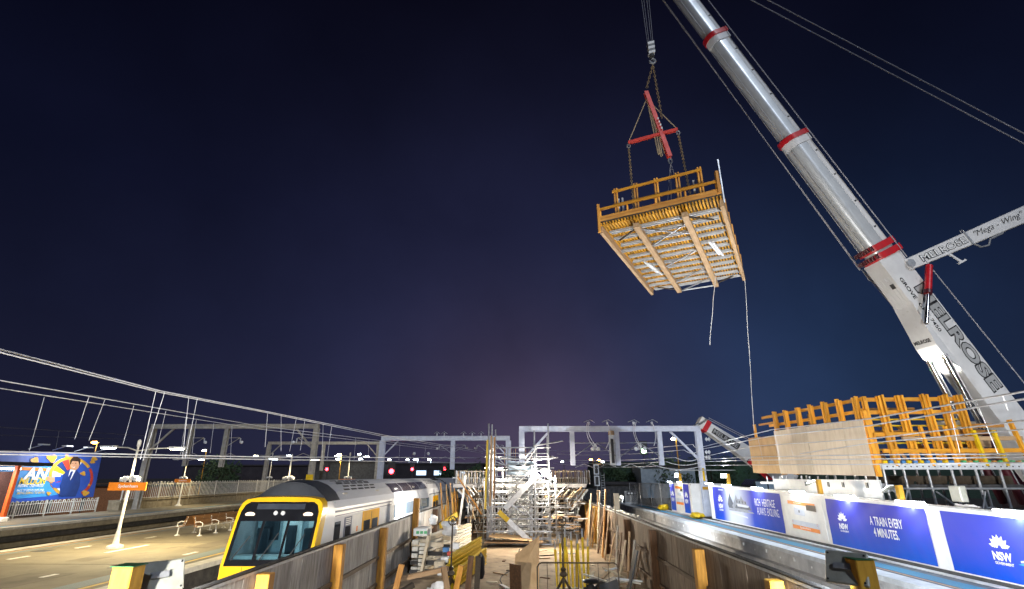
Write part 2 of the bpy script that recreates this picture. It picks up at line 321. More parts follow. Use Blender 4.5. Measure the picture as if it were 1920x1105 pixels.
def text(s, loc, right, up, h, m, parent, width=None, bold=.0, shear=0, ext=.004, name='lettering', align='LEFT'):
    cu = bpy.data.curves.new('t', 'FONT'); cu.body = s; cu.size = 1; cu.extrude = 0; cu.offset = bold; cu.shear = shear; cu.resolution_u = 3; cu.align_x = align
    o = bpy.data.objects.new('t', cu); me = bpy.data.meshes.new_from_object(o); bpy.data.objects.remove(o); bpy.data.curves.remove(cu)
    xs = [v.co.x for v in me.vertices]; ys = [v.co.y for v in me.vertices]; x0, x1, y0, y1 = min(xs), max(xs), min(ys), max(ys)
    right, up = V(right).normalized(), V(up).normalized(); nrm = right.cross(up)
    kx = (width/(x1-x0)) if width else h/(y1-y0); ky = h/(y1-y0); ox = 0 if align == 'LEFT' else -(x1-x0)*kx/2
    for v in me.vertices: v.co = V(loc)+right*((v.co.x-x0)*kx+ox)+up*((v.co.y-y0)*ky)+nrm*ext
    me.name = name; me.materials.clear(); me.materials.append(MATS[m]); return link(bpy.data.objects.new(name, me), parent)
def lamp(kind, loc, energy, c, parent=None, aim=None, size=.3, cone=100, blend=.6, sx=None, sy=None):
    l = bpy.data.lights.new('lamp_light', kind); l.energy = energy; l.color = c; M = Matrix.Translation(V(loc))
    if kind == 'AREA': l.shape = 'RECTANGLE'; l.size = sx; l.size_y = sy
    else: l.shadow_soft_size = size
    if kind == 'SPOT': l.spot_size = math.radians(cone); l.spot_blend = blend
    if aim is not None: M = M @ (V(aim)-V(loc)).to_track_quat('-Z', 'Y').to_matrix().to_4x4()
    return link(bpy.data.objects.new('lamp_light', l), parent, M)

# ================================================================ SETTING
ORD = ['first', 'second', 'third', 'fourth', 'fifth', 'sixth', 'seventh', 'eighth', 'ninth', 'tenth', 'eleventh', 'twelfth', 'thirteenth', 'fourteenth', 'fifteenth', 'sixteenth']
GZ = -4.6
struct('ground', MB().add([(-900, -60, GZ-.02), (900, -60, GZ-.02), (900, 1500, GZ-.02), (-900, 1500, GZ-.02)], [(0, 1, 2, 3)]), 'ground')
struct('corridor_floor', MB().box(-6.1, 5.6, -6, 62, GZ-.2, GZ), 'sand_floor')
def track(cx, y0, y1):
    t = struct('railway_track', MB().prism([(cx-1.9, y0, GZ), (cx-1.5, y0, GZ+.14), (cx+1.5, y0, GZ+.14), (cx+1.9, y0, GZ)], (0, y1-y0, 0)), 'ballast')
    for s in (-.72, .72): bar('rail', (cx+s, y0, GZ+.22), (cx+s, y1, GZ+.22), .07, .15, 'rail_steel', t)
    for i in range(40): bar('sleeper', (cx-1.25, y0+10+i*.9, GZ+.13), (cx+1.25, y0+10+i*.9, GZ+.13), .24, .06, 'sleeper', t)
for cx in (-8.5, 7.9, -25.2, -29.6): track(cx, -5, 140)
# left island platform
PL = -3.0
lp = struct('island_platform', MB().box(-22.5, -11.7, -8, 120, GZ-.01, PL-.06), 'asphalt_l')
lp2 = MB().box(-22.0, -12.15, -8, 120, PL-.06, PL).build('paving', 'asphalt_l', lp)
for i in range(58):
    y = -6+i*1.5
    MBx = MB().box(-12.15, -11.62, y, y+1.488, PL-.16, PL+.006)
    MBx.build('coping_stone', 'coping', lp)
    MB().box(-22.58, -22.0, y, y+1.488, PL-.16, PL+.006).build('coping_stone', 'coping', lp)
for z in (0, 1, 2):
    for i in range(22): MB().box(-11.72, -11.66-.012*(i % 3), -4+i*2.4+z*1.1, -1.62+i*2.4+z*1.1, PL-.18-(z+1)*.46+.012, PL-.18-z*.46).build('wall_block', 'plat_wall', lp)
def strip(x0, x1, y0, y1, z, m, par, nm='painted_line'): return MB().box(x0, x1, y0, y1, z-.02, z).build(nm, m, par)
strip(-12.62, -12.48, -8, 120, PL+.004, 'line_yellow', lp); strip(-13.4, -12.72, -8, 120, PL+.004, 'tactile_l', lp, 'tactile_strip')
strip(-21.7, -21.6, -8, 120, PL+.004, 'line_orange', lp); strip(-21.45, -21.2, -8, 120, PL+.004, 'tactile_l', lp, 'tactile_strip')
for (px, py, ln) in ((35, 1046, .9), (65, 1026, .7), (156, 1026, .8), (240, 1029, 2.6), (282, 1008, .8), (357, 1038, .9), (92, 1080, .6)):
    p = atz(px, py, PL); MB().box(p.x-.09, p.x+.09, p.y-ln/2, p.y+ln/2, PL-.01, PL+.005).build('painted_mark', 'line_white', lp)
for i, (x, y, a, b) in enumerate(((-15.5, 17.5, 1.6, 2.4), (-19.4, 27.5, 1.2, 3.2), (-14.6, 27, 1.0, 4.0), (-20.2, 19.5, 1.4, 1.8), (-16.8, 21.8, .9, 1.2), (-14.9, 37, 1.5, 3.0))):
    MB().box(x-a/2, x+a/2, y-b/2, y+b/2, PL-.02, PL+.003).build('asphalt_patch', 'asphalt_patch', lp)
for y in (14, 20.5, 27, 33.5, 40, 46.5): MB().box(-21.1, -13.5, y-.02, y+.02, PL-.02, PL+.0035).build('expansion_joint', 'plat_wall', lp)
for x, y in ((-14.2, 20), (-14.2, 31), (-20.6, 24)): MB().box(x-.3, x+.3, y-.3, y+.3, PL-.02, PL+.006).build('drain_cover', 'dark_grey', lp)
# far side platform with stepped brick face
fp = struct('far_platform', MB().box(-39.0, -32.2, 10, 130, GZ-.01, PL-.06), 'asphalt_l')
MB().box(-38.7, -32.7, 10, 130, PL-.06, PL).build('paving', 'asphalt_l', fp)
for i in range(40): MB().box(-32.7, -32.12, 18+i*2, 19.985+i*2, PL-.14, PL+.006).build('coping_stone', 'coping', fp)
strip(-33.4, -33.0, 10, 130, PL+.004, 'tactile', fp, 'tactile_strip')
for k in range(4):
    for i in range(16): MB().box(-32.2, -32.0+.05*(k % 2), 16+i*5+k*1.3, 20.98+i*5+k*1.3, PL-.17-.36*(k+1)+.07, PL-.17-.36*k).build('wall_course', 'plat_wall' if k % 2 else 'concrete_warm', fp)
rw = one('retaining_wall', MB().box(-39.3, -38.2, 51.6, 130, PL-.02, -2.25), 'concrete_warm', 'low ochre concrete wall under the long white railing', 'wall')
for i in range(12): MB().box(-39.35, -38.12, 51.6+i*5, 56.56+i*5, -2.25, -2.12).build('cap_stone', 'concrete_warm', rw)
# right platform with precast face
PR = -2.7
rp_ = struct('right_platform', MB().box(10.5, 60, -6, 75, GZ-.01, PR-.05), 'asphalt_r')
MB().box(10.95, 12.6, -6, 75, PR-.05, PR).build('paving', 'asphalt_r', rp_)
MB().box(12.62, 60, -6, 75, PR-.06, PR-.02).build('yard_surface', 'ground', rp_)
for i in range(40): MB().box(10.36, 10.95, 0+i*1.6, 1.588+i*1.6, PR-.14, PR+.006).build('coping_stone', 'coping_r', rp_)
strip(11.04, 11.10, -6, 75, PR+.004, 'sign_black', rp_); strip(11.12, 11.17, -6, 75, PR+.004, 'line_orange', rp_)
strip(11.27, 11.82, -6, 75, PR+.004, 'tactile', rp_, 'tactile_strip'); strip(12.15, 12.4, -6, 75, PR+.03, 'concrete', rp_, 'kerb')
for i in range(26):
    y = 2+i*2.4
    MB().box(10.42, 10.5, y, y+2.388, PR-.62, PR-.145).build('wall_block', 'concrete', rp_)
    MB().box(10.12, 10.5, y+.7, y+3.088, PR-.78, PR-.625).build('ledge_block', 'concrete', rp_)
    MB().box(10.28, 10.5, y+.3, y+2.69, GZ, PR-.785).build('wall_block', 'concrete', rp_)
    MB().box(10.39, 10.42, y+.9, y+1.0, PR-.36, PR-.24).build('marker_plate', 'white_paint', rp_)
    MB().box(10.405, 10.42, y+2.1, y+2.15, PR-.42, PR-.36).build('marker_plate', 'white_paint', rp_)
# far dark land
struct('far_embankment', MB().prism([(14, 86, GZ), (14, 96, 1.8), (16, 130, 3.4), (16, 150, GZ)], (300, 0, 0)), 'foliage_dark')

# ================================================================ CORRIDOR FENCES
def flood(parent_loc, aim_dir, label, name='flood_lamp', group='panel floodlights on posts', e=0, size=(.62, .46), c=(.9, .96, 1), cone=120):
    """square LED floodlight: housing, lens, bracket, bolts; returns the thing"""
    p = V(parent_loc); d = V(aim_dir).normalized(); t = thing(name, label, 'floodlight', p, group)
    a = d.cross(V((0, 0, 1))).normalized(); b = a.cross(d); W_, H_ = size
    q = lambda i, j, k: p+a*i*W_/2+b*j*H_/2+d*k
    MB().prism([q(-1, -1, 0), q(1, -1, 0), q(1, 1, 0), q(-1, 1, 0)], d*.07).build('housing', 'flood_back', t, bevel=.015)
    MB().prism([q(-.9, -.88, .072), q(.9, -.88, .072), q(.9, .88, .072), q(-.9, .88, .072)], d*.006).build('lens', 'led_lens', t)
    MB().bar(q(-.55, 0, -.03), q(.25, 0, -.03), .09, .05, up=d).build('bracket', 'galv', t)
    for i in (-.85, .85):
        for j in (-.82, .82): MB().lathe([(.016, 0), (.016, .012)], q(i, j, -.012), 6, d).build('bolt', 'sign_black', t)
    if e: lamp('SPOT', q(0, 0, .12), e, c, t, q(0, 0, 5), .25, cone, .7)
    return t
def site_fence(X, side, posts, y0, y1, label, bm_):
    t = thing('timber_fence', label, 'fence', (X, y0, GZ)); top = -2.02; s = side   # s: direction towards the corridor
    for y, z, m in posts: bar('post', (X+s*.17, y, GZ), (X+s*.17, y, z), .3, .3, m, t, bev=.015)
    ys = [y0]+[p[0] for p in posts]+[y1]
    for a, b in zip(ys[:-1], ys[1:]):
        if b-a < .5: continue
        n = max(1, round((b-a)/.62)); wd = (b-a)/n
        for i in range(n):
            j = random.uniform(0, .014); yc = a+(i+.5)*wd
            bar('board', (X-s*(.02+j), yc, -3.12), (X-s*(.02+j), yc, top-random.uniform(0, .03)), .04, wd-.012, bm_, t, up=(0, 1, 0))
            bar('board', (X-s*(.02-j), yc, GZ), (X-s*(.02-j), yc, -3.15), .04, wd-.012, bm_, t, up=(0, 1, 0))
        for z in (-3.13, -4.1): bar('rail', (X+s*.05, a+.17, z), (X+s*.05, b-.17, z), .09, .12, 'rail_wood', t)
        pts = [V((X-s*.02, a, top+.07))]+[V((X-s*.02+random.uniform(-.01, .01), a+(b-a)*k/4, top+.07+random.uniform(-.015, .01))) for k in (1, 2, 3)]+[V((X-s*.02, b, top+.07))]
        MB().path(pts, .045, 8).build('hand_rail', 'rubber', t, smooth=True)
        MB().box(X-s*.02-.03, X-s*.02+.03, a, b, top-.03, top+.028).build('cap_strip', 'galv', t)
    return t
mat('board', (.54, .52, .50), (.27, .25, .23), 3.5, .85, bump=.5, stretch=(.35, 3, 3), rand=.25, dirt=((.09, .075, .06), 4.5, .6))
mat('board_warm_dim', (.30, .225, .16), (.14, .10, .07), 3.5, .85, bump=.5, stretch=(.35, 3, 3), rand=.25, dirt=((.07, .05, .035), 4.5, .6))  # left fence's boards again, with warm dim light put into the colour
mat('rail_wood', (.24, .17, .11), (.12, .08, .05), 5, .8, bump=.4, stretch=(.25, 2, 2), rand=.2)
FL = site_fence(-6.0, 1, [(8.38, -1.24, 'post_bright'), (12.94, -2.06, 'post_yellow'), (17.93, -2.03, 'post_yellow'), (23.46, -2.03, 'post_yellow'), (30.2, -1.12, 'post_yellow'), (36.9, -2.05, 'post_brown'), (42.4, -2.08, 'post_bright'), (48, -2.08, 'post_yellow')], 5, 58, 'weathered board fence with orange posts between the train and the site corridor', 'board')
FR = site_fence(5.55, -1, [(9.25, -1.24, 'post_bright'), (12.54, -2.09, 'post_bright'), (17.59, -2.1, 'post_yellow'), (23.58, -2.1, 'post_brown'), (29.2, -2.1, 'post_brown'), (36.2, -2.1, 'post_brown'), (41.5, -2.1, 'post_bright'), (47, -2.1, 'post_bright')], 5, 58, 'board fence, warm dim light in its brown colour, between the site corridor and the right hand track', 'board_warm_dim')
MB().box(-6.0, -5.66, 8.22, 8.54, -1.24, -1.228).build('post_cap', 'post_green', FL)
MB().box(5.22, 5.56, 9.09, 9.41, -1.24, -1.228).build('post_cap', 'post_green', FR)
flood((-5.70, 9.0, -1.47), (-.6, .55, -.42), 'grey panel floodlight on the yellow post at the bottom left', e=4200, c=(1,.95,.85))
flood(aty(1586, 1064, 9.35), (.6, .55, -.42), 'olive backed panel floodlight on the yellow post at the bottom right', e=6500, size=(.62, .5))
for i, (x, y, aim, e) in enumerate(((5.38, 1.5, (8, 24, 12), 6500), (-5.83, 1.0, (-14, 30, 0), 9000), (5.38, -3, (17.5, 24, 6), 14000))):  # posts and floodlights added out of view to light load, platform and formwork
    bar('post', (x, y, GZ), (x, y, -1.2), .3, .3, 'post_bright', FR if x > 0 else FL)
    flood((x-(.5 if x > 0 else -.5), y+.3, -1.3), V(aim)-V((x, y, -1.3)), f'added unseen panel floodlight on the {ORD[i]} tall fence post behind the camera', e=e, c=(1, .95, .88), cone=48 if i != 1 else 120)
flood((-5.45, 30.4, -1.32), (-.75, .6, -.2), 'small square floodlight on the tall fence post beside the train', size=(.42, .42), e=1400)
post = bar('timber_post', (5.62, 33.2, -2.1), (5.62, 33.2, -.95), .3, .12, 'ply_pale', None); tag(post, 'pale timber board standing up above the right hand fence', 'post')
flood((5.85, 33.2, -1.25), (.8, .25, -.3), 'white floodlight beside the pale board on the right hand fence', size=(.42, .42), e=1500)

# ================================================================ RIGHT HOARDING
HX = 12.45
def htop(y): return -.90+(min(y, 40)-14.2)*.0175
ho = thing('site_hoarding', 'long white hoarding with three blue banners along the right platform', 'hoarding', (HX, 14, PR))
ys = [8, 10.4, 12.8, 15.2, 16.85, 17.42, 19.8, 22.2, 22.95, 24.8, 26.8, 29.2, 31.6, 34, 36.3, 36.9]
for a, b in zip(ys[:-1], ys[1:]):
    MB().add([(HX, a+.004, PR), (HX, b-.004, PR), (HX, b-.004, htop(b)), (HX, a+.004, htop(a)), (HX+.06, a+.004, PR), (HX+.06, b-.004, PR), (HX+.06, b-.004, htop(b)), (HX+.06, a+.004, htop(a))], [(0, 1, 2, 3), (7, 6, 5, 4), (0, 4, 5, 1), (1, 5, 6, 2), (2, 6, 7, 3), (3, 7, 4, 0)]).build('panel', 'white_paint', ho)
MB().bar((HX+.02, 8, htop(8)+.03), (HX+.02, 36.9, htop(36.9)+.03), .14, .05).build('cap_rail', 'galv', ho)
MB().bar((HX-.03, 8, PR+.06), (HX-.03, 36.9, PR+.06), .05, .12).build('skirting', 'dark_grey', ho)
def hp(y, f): return V((HX-.006, y, PR+.16+(htop(y)-.1-PR-.16)*f))       # f: 0 bottom .. 1 top of the printed area
def banner(a, b, m, wrinkle=0):
    n = 48; k = 16; vs = []; fs = []
    for i in range(n+1):
        for j in range(k+1):
            y = a+(b-a)*i/n; p = hp(y, j/k); p.x -= .014+(.012*wrinkle+.006)*math.sin(i*.5+j*.8)*max(0, j/k-.3)+.004*math.sin(i*1.3-j*.5); vs.append(p)
    for i in range(n):
        for j in range(k): q = i*(k+1)+j; fs.append((q, q+1, q+k+2, q+k+1))
    return MB().add(vs, fs).build('banner', m, ho, smooth=True)
RTV = (0, -1, 0)                               # reading direction on the hoarding face (towards the camera)
def off(y, f, d=.055): p = hp(y, f); p.x -= d; return p
def waratah(y, f, s, par, gov=True):
    """white flower emblem over the letters NSW"""
    c = off(y, f, .05); mb = MB()
    for r, n, k, wd in ((1.0, 7, 1.0, .17), (.72, 6, .8, .15), (.42, 5, .6, .12)):
        for i in range(n):
            an = math.radians(-78+156*i/(n-1)); d = V((0, -math.sin(an), math.cos(an))); e = V((0, d.z, -d.y)); L_ = s*.52*r
            b0 = c+V((0, 0, -s*.12))+d*L_*.35; t0 = c+V((0, 0, -s*.12))+d*L_
            xo = V((-.003*(1-r), 0, 0))
            mb.add([b0+xo, b0+(t0-b0)*.5+e*s*wd*.5+xo, t0+xo, b0+(t0-b0)*.5-e*s*wd*.5+xo], [(0, 1, 2, 3)])
    mb.build('emblem', 'letter_white', par)
    text('NSW', c+V((0, s*.46, -s*.62)), RTV, (0, 0, 1), s*.34, 'letter_white', par, width=s*.92, bold=.04, ext=0)
    if gov: text('GOVERNMENT', c+V((0, s*.43, -s*.78)), RTV, (0, 0, 1), s*.11, 'letter_white', par, width=s*.88, bold=.02, ext=0)
b1_ = banner(26.85, 36.2, 'banner_photo'); b2_ = banner(17.42, 22.95, 'banner_plain', 1); b3_ = banner(8.6, 16.82, 'banner_train')
waratah(34.85, .62, .82, b1_); waratah(21.9, .60, .62, b2_); waratah(15.0, .56, .62, b3_)
text('RICH  HERITAGE', off(29.75, .60), RTV, (0, 0, 1), .36, 'letter_white', b1_, width=2.3, bold=.0, ext=0)
text('ALWAYS  EVOLVING.', off(29.6, .37), RTV, (0, 0, 1), .36, 'letter_white', b1_, width=2.5, bold=-.004, ext=0)
text('A TRAIN EVERY', off(20.2, .56), RTV, (0, 0, 1), .29, 'letter_white', b2_, width=1.68, bold=.015, ext=0)
text('4 MINUTES.', off(20.1, .34), RTV, (0, 0, 1), .29, 'letter_white', b2_, width=1.28, bold=.02, ext=0)
def bpoly(pts, m, par, d, nm='printed_shape'): return MB().add([off(y, f, d) for y, f in pts], [tuple(range(len(pts)))]).build(nm, m, par)
bpoly([(33.7, .52), (33.55, .66), (33.35, .80), (33.25, .92), (33.15, .78), (32.75, .52), (32.6, .40), (33.6, .42)], 'print_dark', b1_, .04)
bpoly([(33.0, .50), (32.5, .70), (32.3, .84), (32.1, .72), (31.7, .72), (31.55, .82), (31.4, .72), (30.9, .62), (30.8, .40), (32.9, .38)], 'print_grey', b1_, .042)
bpoly([(32.4, .54), (30.6, .54), (30.3, .44), (32.6, .44)], 'print_dark', b1_, .045); bpoly([(32.2, .50), (30.7, .50), (30.6, .56), (32.2, .58)], 'print_pale', b1_, .05)
for i in range(4): bpoly([(32.3-i*.4, .60), (32.15-i*.4, .60), (32.15-i*.4, .67), (32.3-i*.4, .67)], 'print_dark', b1_, .05)
bpoly([(33.6, .40), (30.2, .40), (30.0, .36), (33.6, .34)], 'print_grey', b1_, .05); bpoly([(33.2, .30), (31.0, .24), (30.9, .20), (33.2, .26)], 'print_pale', b1_, .05)
bpoly([(35.0, .95), (34.2, .95), (34.2, .91), (35.0, .91)], 'print_pale', b1_, .05)
# printed train on the third banner
bpoly([(15.0-.4, .30), (12.6, .62), (10, .78), (9, .80), (9, .1), (12, .14)], 'print_sky', b3_, .04)
bpoly([(14.5, .36), (12.4, .58), (9, .72), (9, .64), (12.4, .52), (14.5, .33)], 'print_pale', b3_, .045)
for i in range(9): bpoly([(14.4-i*.42, .30), (14.14-i*.42, .30), (14.14-i*.42, .37+.02*i), (14.4-i*.42, .36+.02*i)], 'print_navy', b3_, .05)
for k in (.80, .86): bpoly([(14.3, k-.1), (14.3, k-.09), (12.5, k+.12), (12.5, k+.11)], 'print_navy', b3_, .05)
# information panel between the first two banners
ip = MB().box(HX-.03, HX-.012, 23.2, 26.5, PR+.2, htop(24)-.14).build('information_panel', 'white_paint', ho)
bpoly([(26.1, .86), (23.75, .84), (23.75, .76), (26.1, .78)], 'sign_orange', ip, .05); bpoly([(24.5, .80), (23.7, .80), (23.7, .66), (24.5, .67)], 'print_hair', ip, .055)
bpoly([(25.6, .70), (24.7, .69), (24.7, .52), (25.6, .53)], 'print_pale', ip, .05)
text('M', off(25.2, .585, .06), RTV, (0, 0, 1), .12, 'letter_black', ip, bold=.05, ext=0); text('Sydenham', off(25.55, .79, .06), RTV, (0, 0, 1), .08, 'letter_white', ip, width=.7, ext=0)
bpoly([(25.95, .40), (23.7, .38), (23.7, .26), (25.95, .28)], 'print_pale', ip, .05); bpoly([(25.95, .28), (23.7, .26), (23.7, .17), (25.95, .19)], 'sign_orange', ip, .05)
text('Sydenham', off(25.3, .20, .06), RTV, (0, 0, 1), .10, 'letter_white', ip, width=.9, bold=.01, ext=0)
for y in (25.9, 23.85): text('C', off(y, .33, .06), RTV, (0, 0, 1), .09, 'red_print', ip, bold=.02, ext=0)
# small hoarding at the far end of the platform
h2 = thing('hoarding_kiosk', 'short hoarding with two blue emblem strips at the far end of the right platform', 'hoarding', (HX, 42, PR))
MB().box(HX, HX+.06, 40.9, 46.6, PR, -.48).build('panel', 'white_paint', h2)
MB().box(HX, HX+2.4, 40.85, 40.9, PR, -.48).build('side_panel', 'white_paint', h2)
def k2(y0, y1, m, z0, z1, nm='printed_strip', d=.02): return MB().box(HX-d, HX-d+.012, y0, y1, z0, z1).build(nm, m, h2)
for y0, y1 in ((41.35, 42.75), (45.15, 46.45)):
    s_ = k2(y0, y1, 'banner_plain', PR+.12, -.55)
    c = V((HX-.03, (y0+y1)/2, -1.5)); mb = MB()
    for i in range(7):
        an = math.radians(-75+25*i); d = V((0, -math.sin(an), math.cos(an))); e = V((0, d.z, -d.y)); mb.add([c+d*.1, c+d*.3+e*.08, c+d*.46, c+d*.3-e*.08], [(0, 1, 2, 3)])
    mb.build('emblem', 'letter_white', s_); text('NSW', c+V((0, .42, -.42)), RTV, (0, 0, 1), .3, 'letter_white', s_, width=.84, bold=.04, ext=0)
k2(43.0, 44.9, 'sign_orange', -.9, -.72); k2(43.0, 43.6, 'print_hair', -1.08, -.9); k2(43.0, 44.9, 'print_pale', -1.9, -1.62); k2(43.0, 44.9, 'sign_orange', -2.08, -1.9); k2(43.4, 44.4, 'print_pale', -1.4, -1.2)
# LED strip lights along the hoarding
for i, y in enumerate((14.2, 17.9, 21.4, 25.0, 29.2, 33.4, 36.5, 43.4, 46.2)):
    t = thing('strip_light', f'{ORD[i]} LED strip light along the hoarding top, counting from the right edge', 'strip light', (HX, y, htop(y)), 'LED strip lights on the hoarding')
    z = (htop(y) if y < 40 else -.48)+.08; L_ = .62 if y < 40 else .5
    MB().box(HX-.13, HX-.03, y-L_, y+L_, z+.02, z+.045).build('housing', 'galv', t)
    MB().box(HX-.125, HX-.04, y-L_+.02, y+L_-.02, z-.035, z+.018).build('tube', 'led_white', t)
    lamp('AREA', (HX-.25, y, z-.02), 38, (.80, .91, 1), t, (HX-2.2, y, PR-1.0), sx=.12, sy=1.2)
# flood lamps on short posts along the hoarding, lighting the lift
def short_post(y, h, i, aim, e, c=(.96, .97, 1)):
    zt = htop(y) if y < 40 else -.48
    p = bar('lamp_post', (HX+.16, y, zt-.5), (HX+.16, y, zt+h), .16, .16, 'post_bright', None)
    tag(p, f'short yellow timber post rising behind the hoarding, {ORD[i]} from the right edge', 'post', 'short posts on the hoarding')
    flood((HX+.02, y+.3, zt+h-.16), aim, f'white floodlight on the {ORD[i]} short post from the right edge, above the hoarding', group='floodlights above the hoarding', e=e, size=(.42, .36), c=c, cone=75)
short_post(18.6, .55, 0, V((8.1, 24.8, 11))-V((12.4, 18.6, 0)), 2200)
short_post(23.5, .62, 1, V((8.1, 24.8, 11))-V((12.4, 23.5, 0)), 1500)
short_post(33.6, .72, 2, V((8.1, 24.8, 11))-V((12.4, 33.6, 0)), 1900)
short_post(43.8, .72, 3, V((4, 40, 3))-V((12.4, 43.8, 0)), 1200)
# switch box with cables on the hoarding
t = thing('junction_box', 'pale electrical box with hanging cables on top of the hoarding', 'electrical box', (HX+.2, 16.1, htop(16)))
MB().box(HX+.1, HX+.3, 16.0, 16.4, htop(16)+.18, htop(16)+.62).build('cabinet', 'flood_back', t, bevel=.02)
MB().path([(HX+.2, 16.0+.5*math.sin(k*.9), htop(16)+.06+.05*math.sin(k*2.1)) for k in range(9)], .035, 6).build('cable', 'plastic_white', t, smooth=True)
# white panel fence behind the hoarding
wp = thing('white_site_panels', 'row of plain white boards standing behind the hoarding under the plywood box', 'panel', (13.7, 22, PR))
for i in range(5): MB().box(13.5, 13.56, 20.9+i*1.75, 22.64+i*1.75, PR, -.12).build('panel', 'white_paint', wp)
for i, y in enumerate((21.6, 23.2, 24.3, 26.2)): MB().box(13.47, 13.5, y, y+.14, -.42, -.22).build('cut_out', 'sign_black', wp)
# platform end: gate, mesh fence, yellow bags
t = thing('mesh_fence', 'grey chain mesh fence closing off the end of the right platform', 'fence', (11, 52, PR))
for x0, x1, y0, y1 in ((10.9, 12.1, 56, 52), (12.1, 12.9, 52, 48)):
    n = 16
    for i in range(n+1):
        f = i/n
        if i % 8 == 0: pipe('post', (x0+(x1-x0)*f, y0+(y1-y0)*f, PR), (x0+(x1-x0)*f, y0+(y1-y0)*f, -.6), .04, 'galv', t)
    mb = MB()
    for i in range(40):
        for sgn in (1, -1):
            a = i/40; b = a+sgn*.28
            if 0 <= b <= 1: mb.bar((x0+(x1-x0)*a, y0+(y1-y0)*a, PR+.1), (x0+(x1-x0)*b, y0+(y1-y0)*b, -.65), .014, .014)
    mb.build('mesh', 'mesh_grey', t)
    for z in (-.6, PR+.1): pipe('rail', (x0, y0, z), (x1, y1, z), .03, 'galv', t)
t = thing('platform_gate', 'small white picket gate with black sign at the end of the right platform', 'gate', (10.7, 55, PR))
for i in range(11): pipe('picket', (10.3+i*.12, 55.5, PR), (10.3+i*.12, 55.5, -1.35), .025, 'white_paint', t)
for z in (-1.45, -2.5): pipe('rail', (10.25, 55.5, z), (11.55, 55.5, z), .03, 'white_paint', t)
MB().box(10.45, 11.45, 55.4, 55.44, -1.75, -1.4).build('sign', 'sign_black', t)
for i in range(3): MB().box(10.55+i*.3, 10.75+i*.3, 55.38, 55.4, -1.66, -1.5).build('symbol', 'white_paint', t)
def sack(name, c, s, m, label, cat, group=None, seed=0):
    from mathutils import noise
    n, k = 22, 14; vs = []; o = V((seed*7.3, seed*3.1, 0))
    for j in range(k+1):
        v = -math.pi/2+math.pi*j/k
        for i in range(n):
            u = math.tau*i/n; d = V((math.cos(u)*math.cos(v), math.sin(u)*math.cos(v), math.sin(v))); r = .92+.42*noise.noise(d*1.3+o)+.20*noise.noise(d*3.1+o)+.10*noise.noise(d*6.5+o)
            sq = max(0, math.cos(v))**.55; vs.append((c[0]+s[0]*r*math.cos(u)*sq, c[1]+s[1]*r*math.sin(u)*sq, c[2]+s[2]*max(0, (math.sin(v)+1)*(r*.6+.4))))
    fs = [(j*n+i, j*n+(i+1) % n, (j+1)*n+(i+1) % n, (j+1)*n+i) for j in range(k) for i in range(n)]
    return one(name, MB().add(vs, fs), m, label, cat, group, smooth=True)
sack('sandbag', (12.0, 47.6, PR), (.5, .35, .22), 'prop_yellow', 'yellow sandbag heap at the foot of the small hoarding', 'sandbag', seed=3)
sack('sandbag', (12.0, 38.6, PR), (.42, .7, .18), 'prop_yellow', 'yellow sandbag at the foot of the gantry leg', 'sandbag', seed=4)

# ================================================================ TRAIN
CX = -8.5
tr = thing('passenger_train', 'yellow fronted double deck passenger train running past the board fence', 'train', (CX, 19, GZ))
half = [(1.36, -4.15), (1.5, -3.95), (1.52, -3.2), (1.52, -1.42), (1.48, -1.12), (1.36, -.86), (1.14, -.56), (.82, -.32), (.42, -.17), (0, -.13)]
def ring(y, k=1.0, dz=0): return [(CX+x*k, y, z+dz) for x, z in half]+[(CX-x*k, y, z+dz) for x, z in half[-2::-1]]
def shell(rings, name, m, par, caps=True):
    n = len(rings[0]); mb = MB(); vs = [p for r in rings for p in r]; fs = [(a*n+i, a*n+i+1, (a+1)*n+i+1, (a+1)*n+i) for a in range(len(rings)-1) for i in range(n-1)]
    if caps: fs += [tuple(range(n)), tuple((len(rings)-1)*n+i for i in range(n))]
    return mb.add(vs, fs).build(name, m, par, smooth=True)
RK = lambda z: 19.45+max(-2.2, min(0, z+.68))*.36
def roofed(y0, y1):
    n = len(half); par = None
    low = [(CX+x, z) for x, z in half[:6]]; body = MB()
    for sgn in (1, -1):
        pts = [(CX+sgn*x, z) for x, z in half[:6]]
        for i in range(5): body.add([(pts[i][0], y0, pts[i][1]), (pts[i][0], y1, pts[i][1]), (pts[i+1][0], y1, pts[i+1][1]), (pts[i+1][0], y0, pts[i+1][1])], [(0, 1, 2, 3)])
    body.add([(CX-1.36, y1, -4.15), (CX+1.36, y1, -4.15), (CX+1.36, y1, -.86), (CX-1.36, y1, -.86)], [(0, 1, 2, 3)])
    b = body.build('car_body', 'train_body', tr, smooth=True)
    rf = MB(); rp2 = [(CX+x, z) for x, z in half[5:]]+[(CX-x, z) for x, z in half[-2:4:-1]]
    for i in range(len(rp2)-1): rf.add([(rp2[i][0], y0, rp2[i][1]), (rp2[i][0], y1, rp2[i][1]), (rp2[i+1][0], y1, rp2[i+1][1]), (rp2[i+1][0], y0, rp2[i+1][1])], [(0, 1, 2, 3)])
    r = rf.build('roof', 'train_roof', tr, smooth=True); return b, r
cb, cr_ = roofed(20.5, 51.0); cb2, cr2 = roofed(51.9, 84); roofed(84.8, 115)
MB().box(CX-1.2, CX+1.2, 50.95, 51.95, -4.0, -.5).build('gangway', 'train_blue', tr)
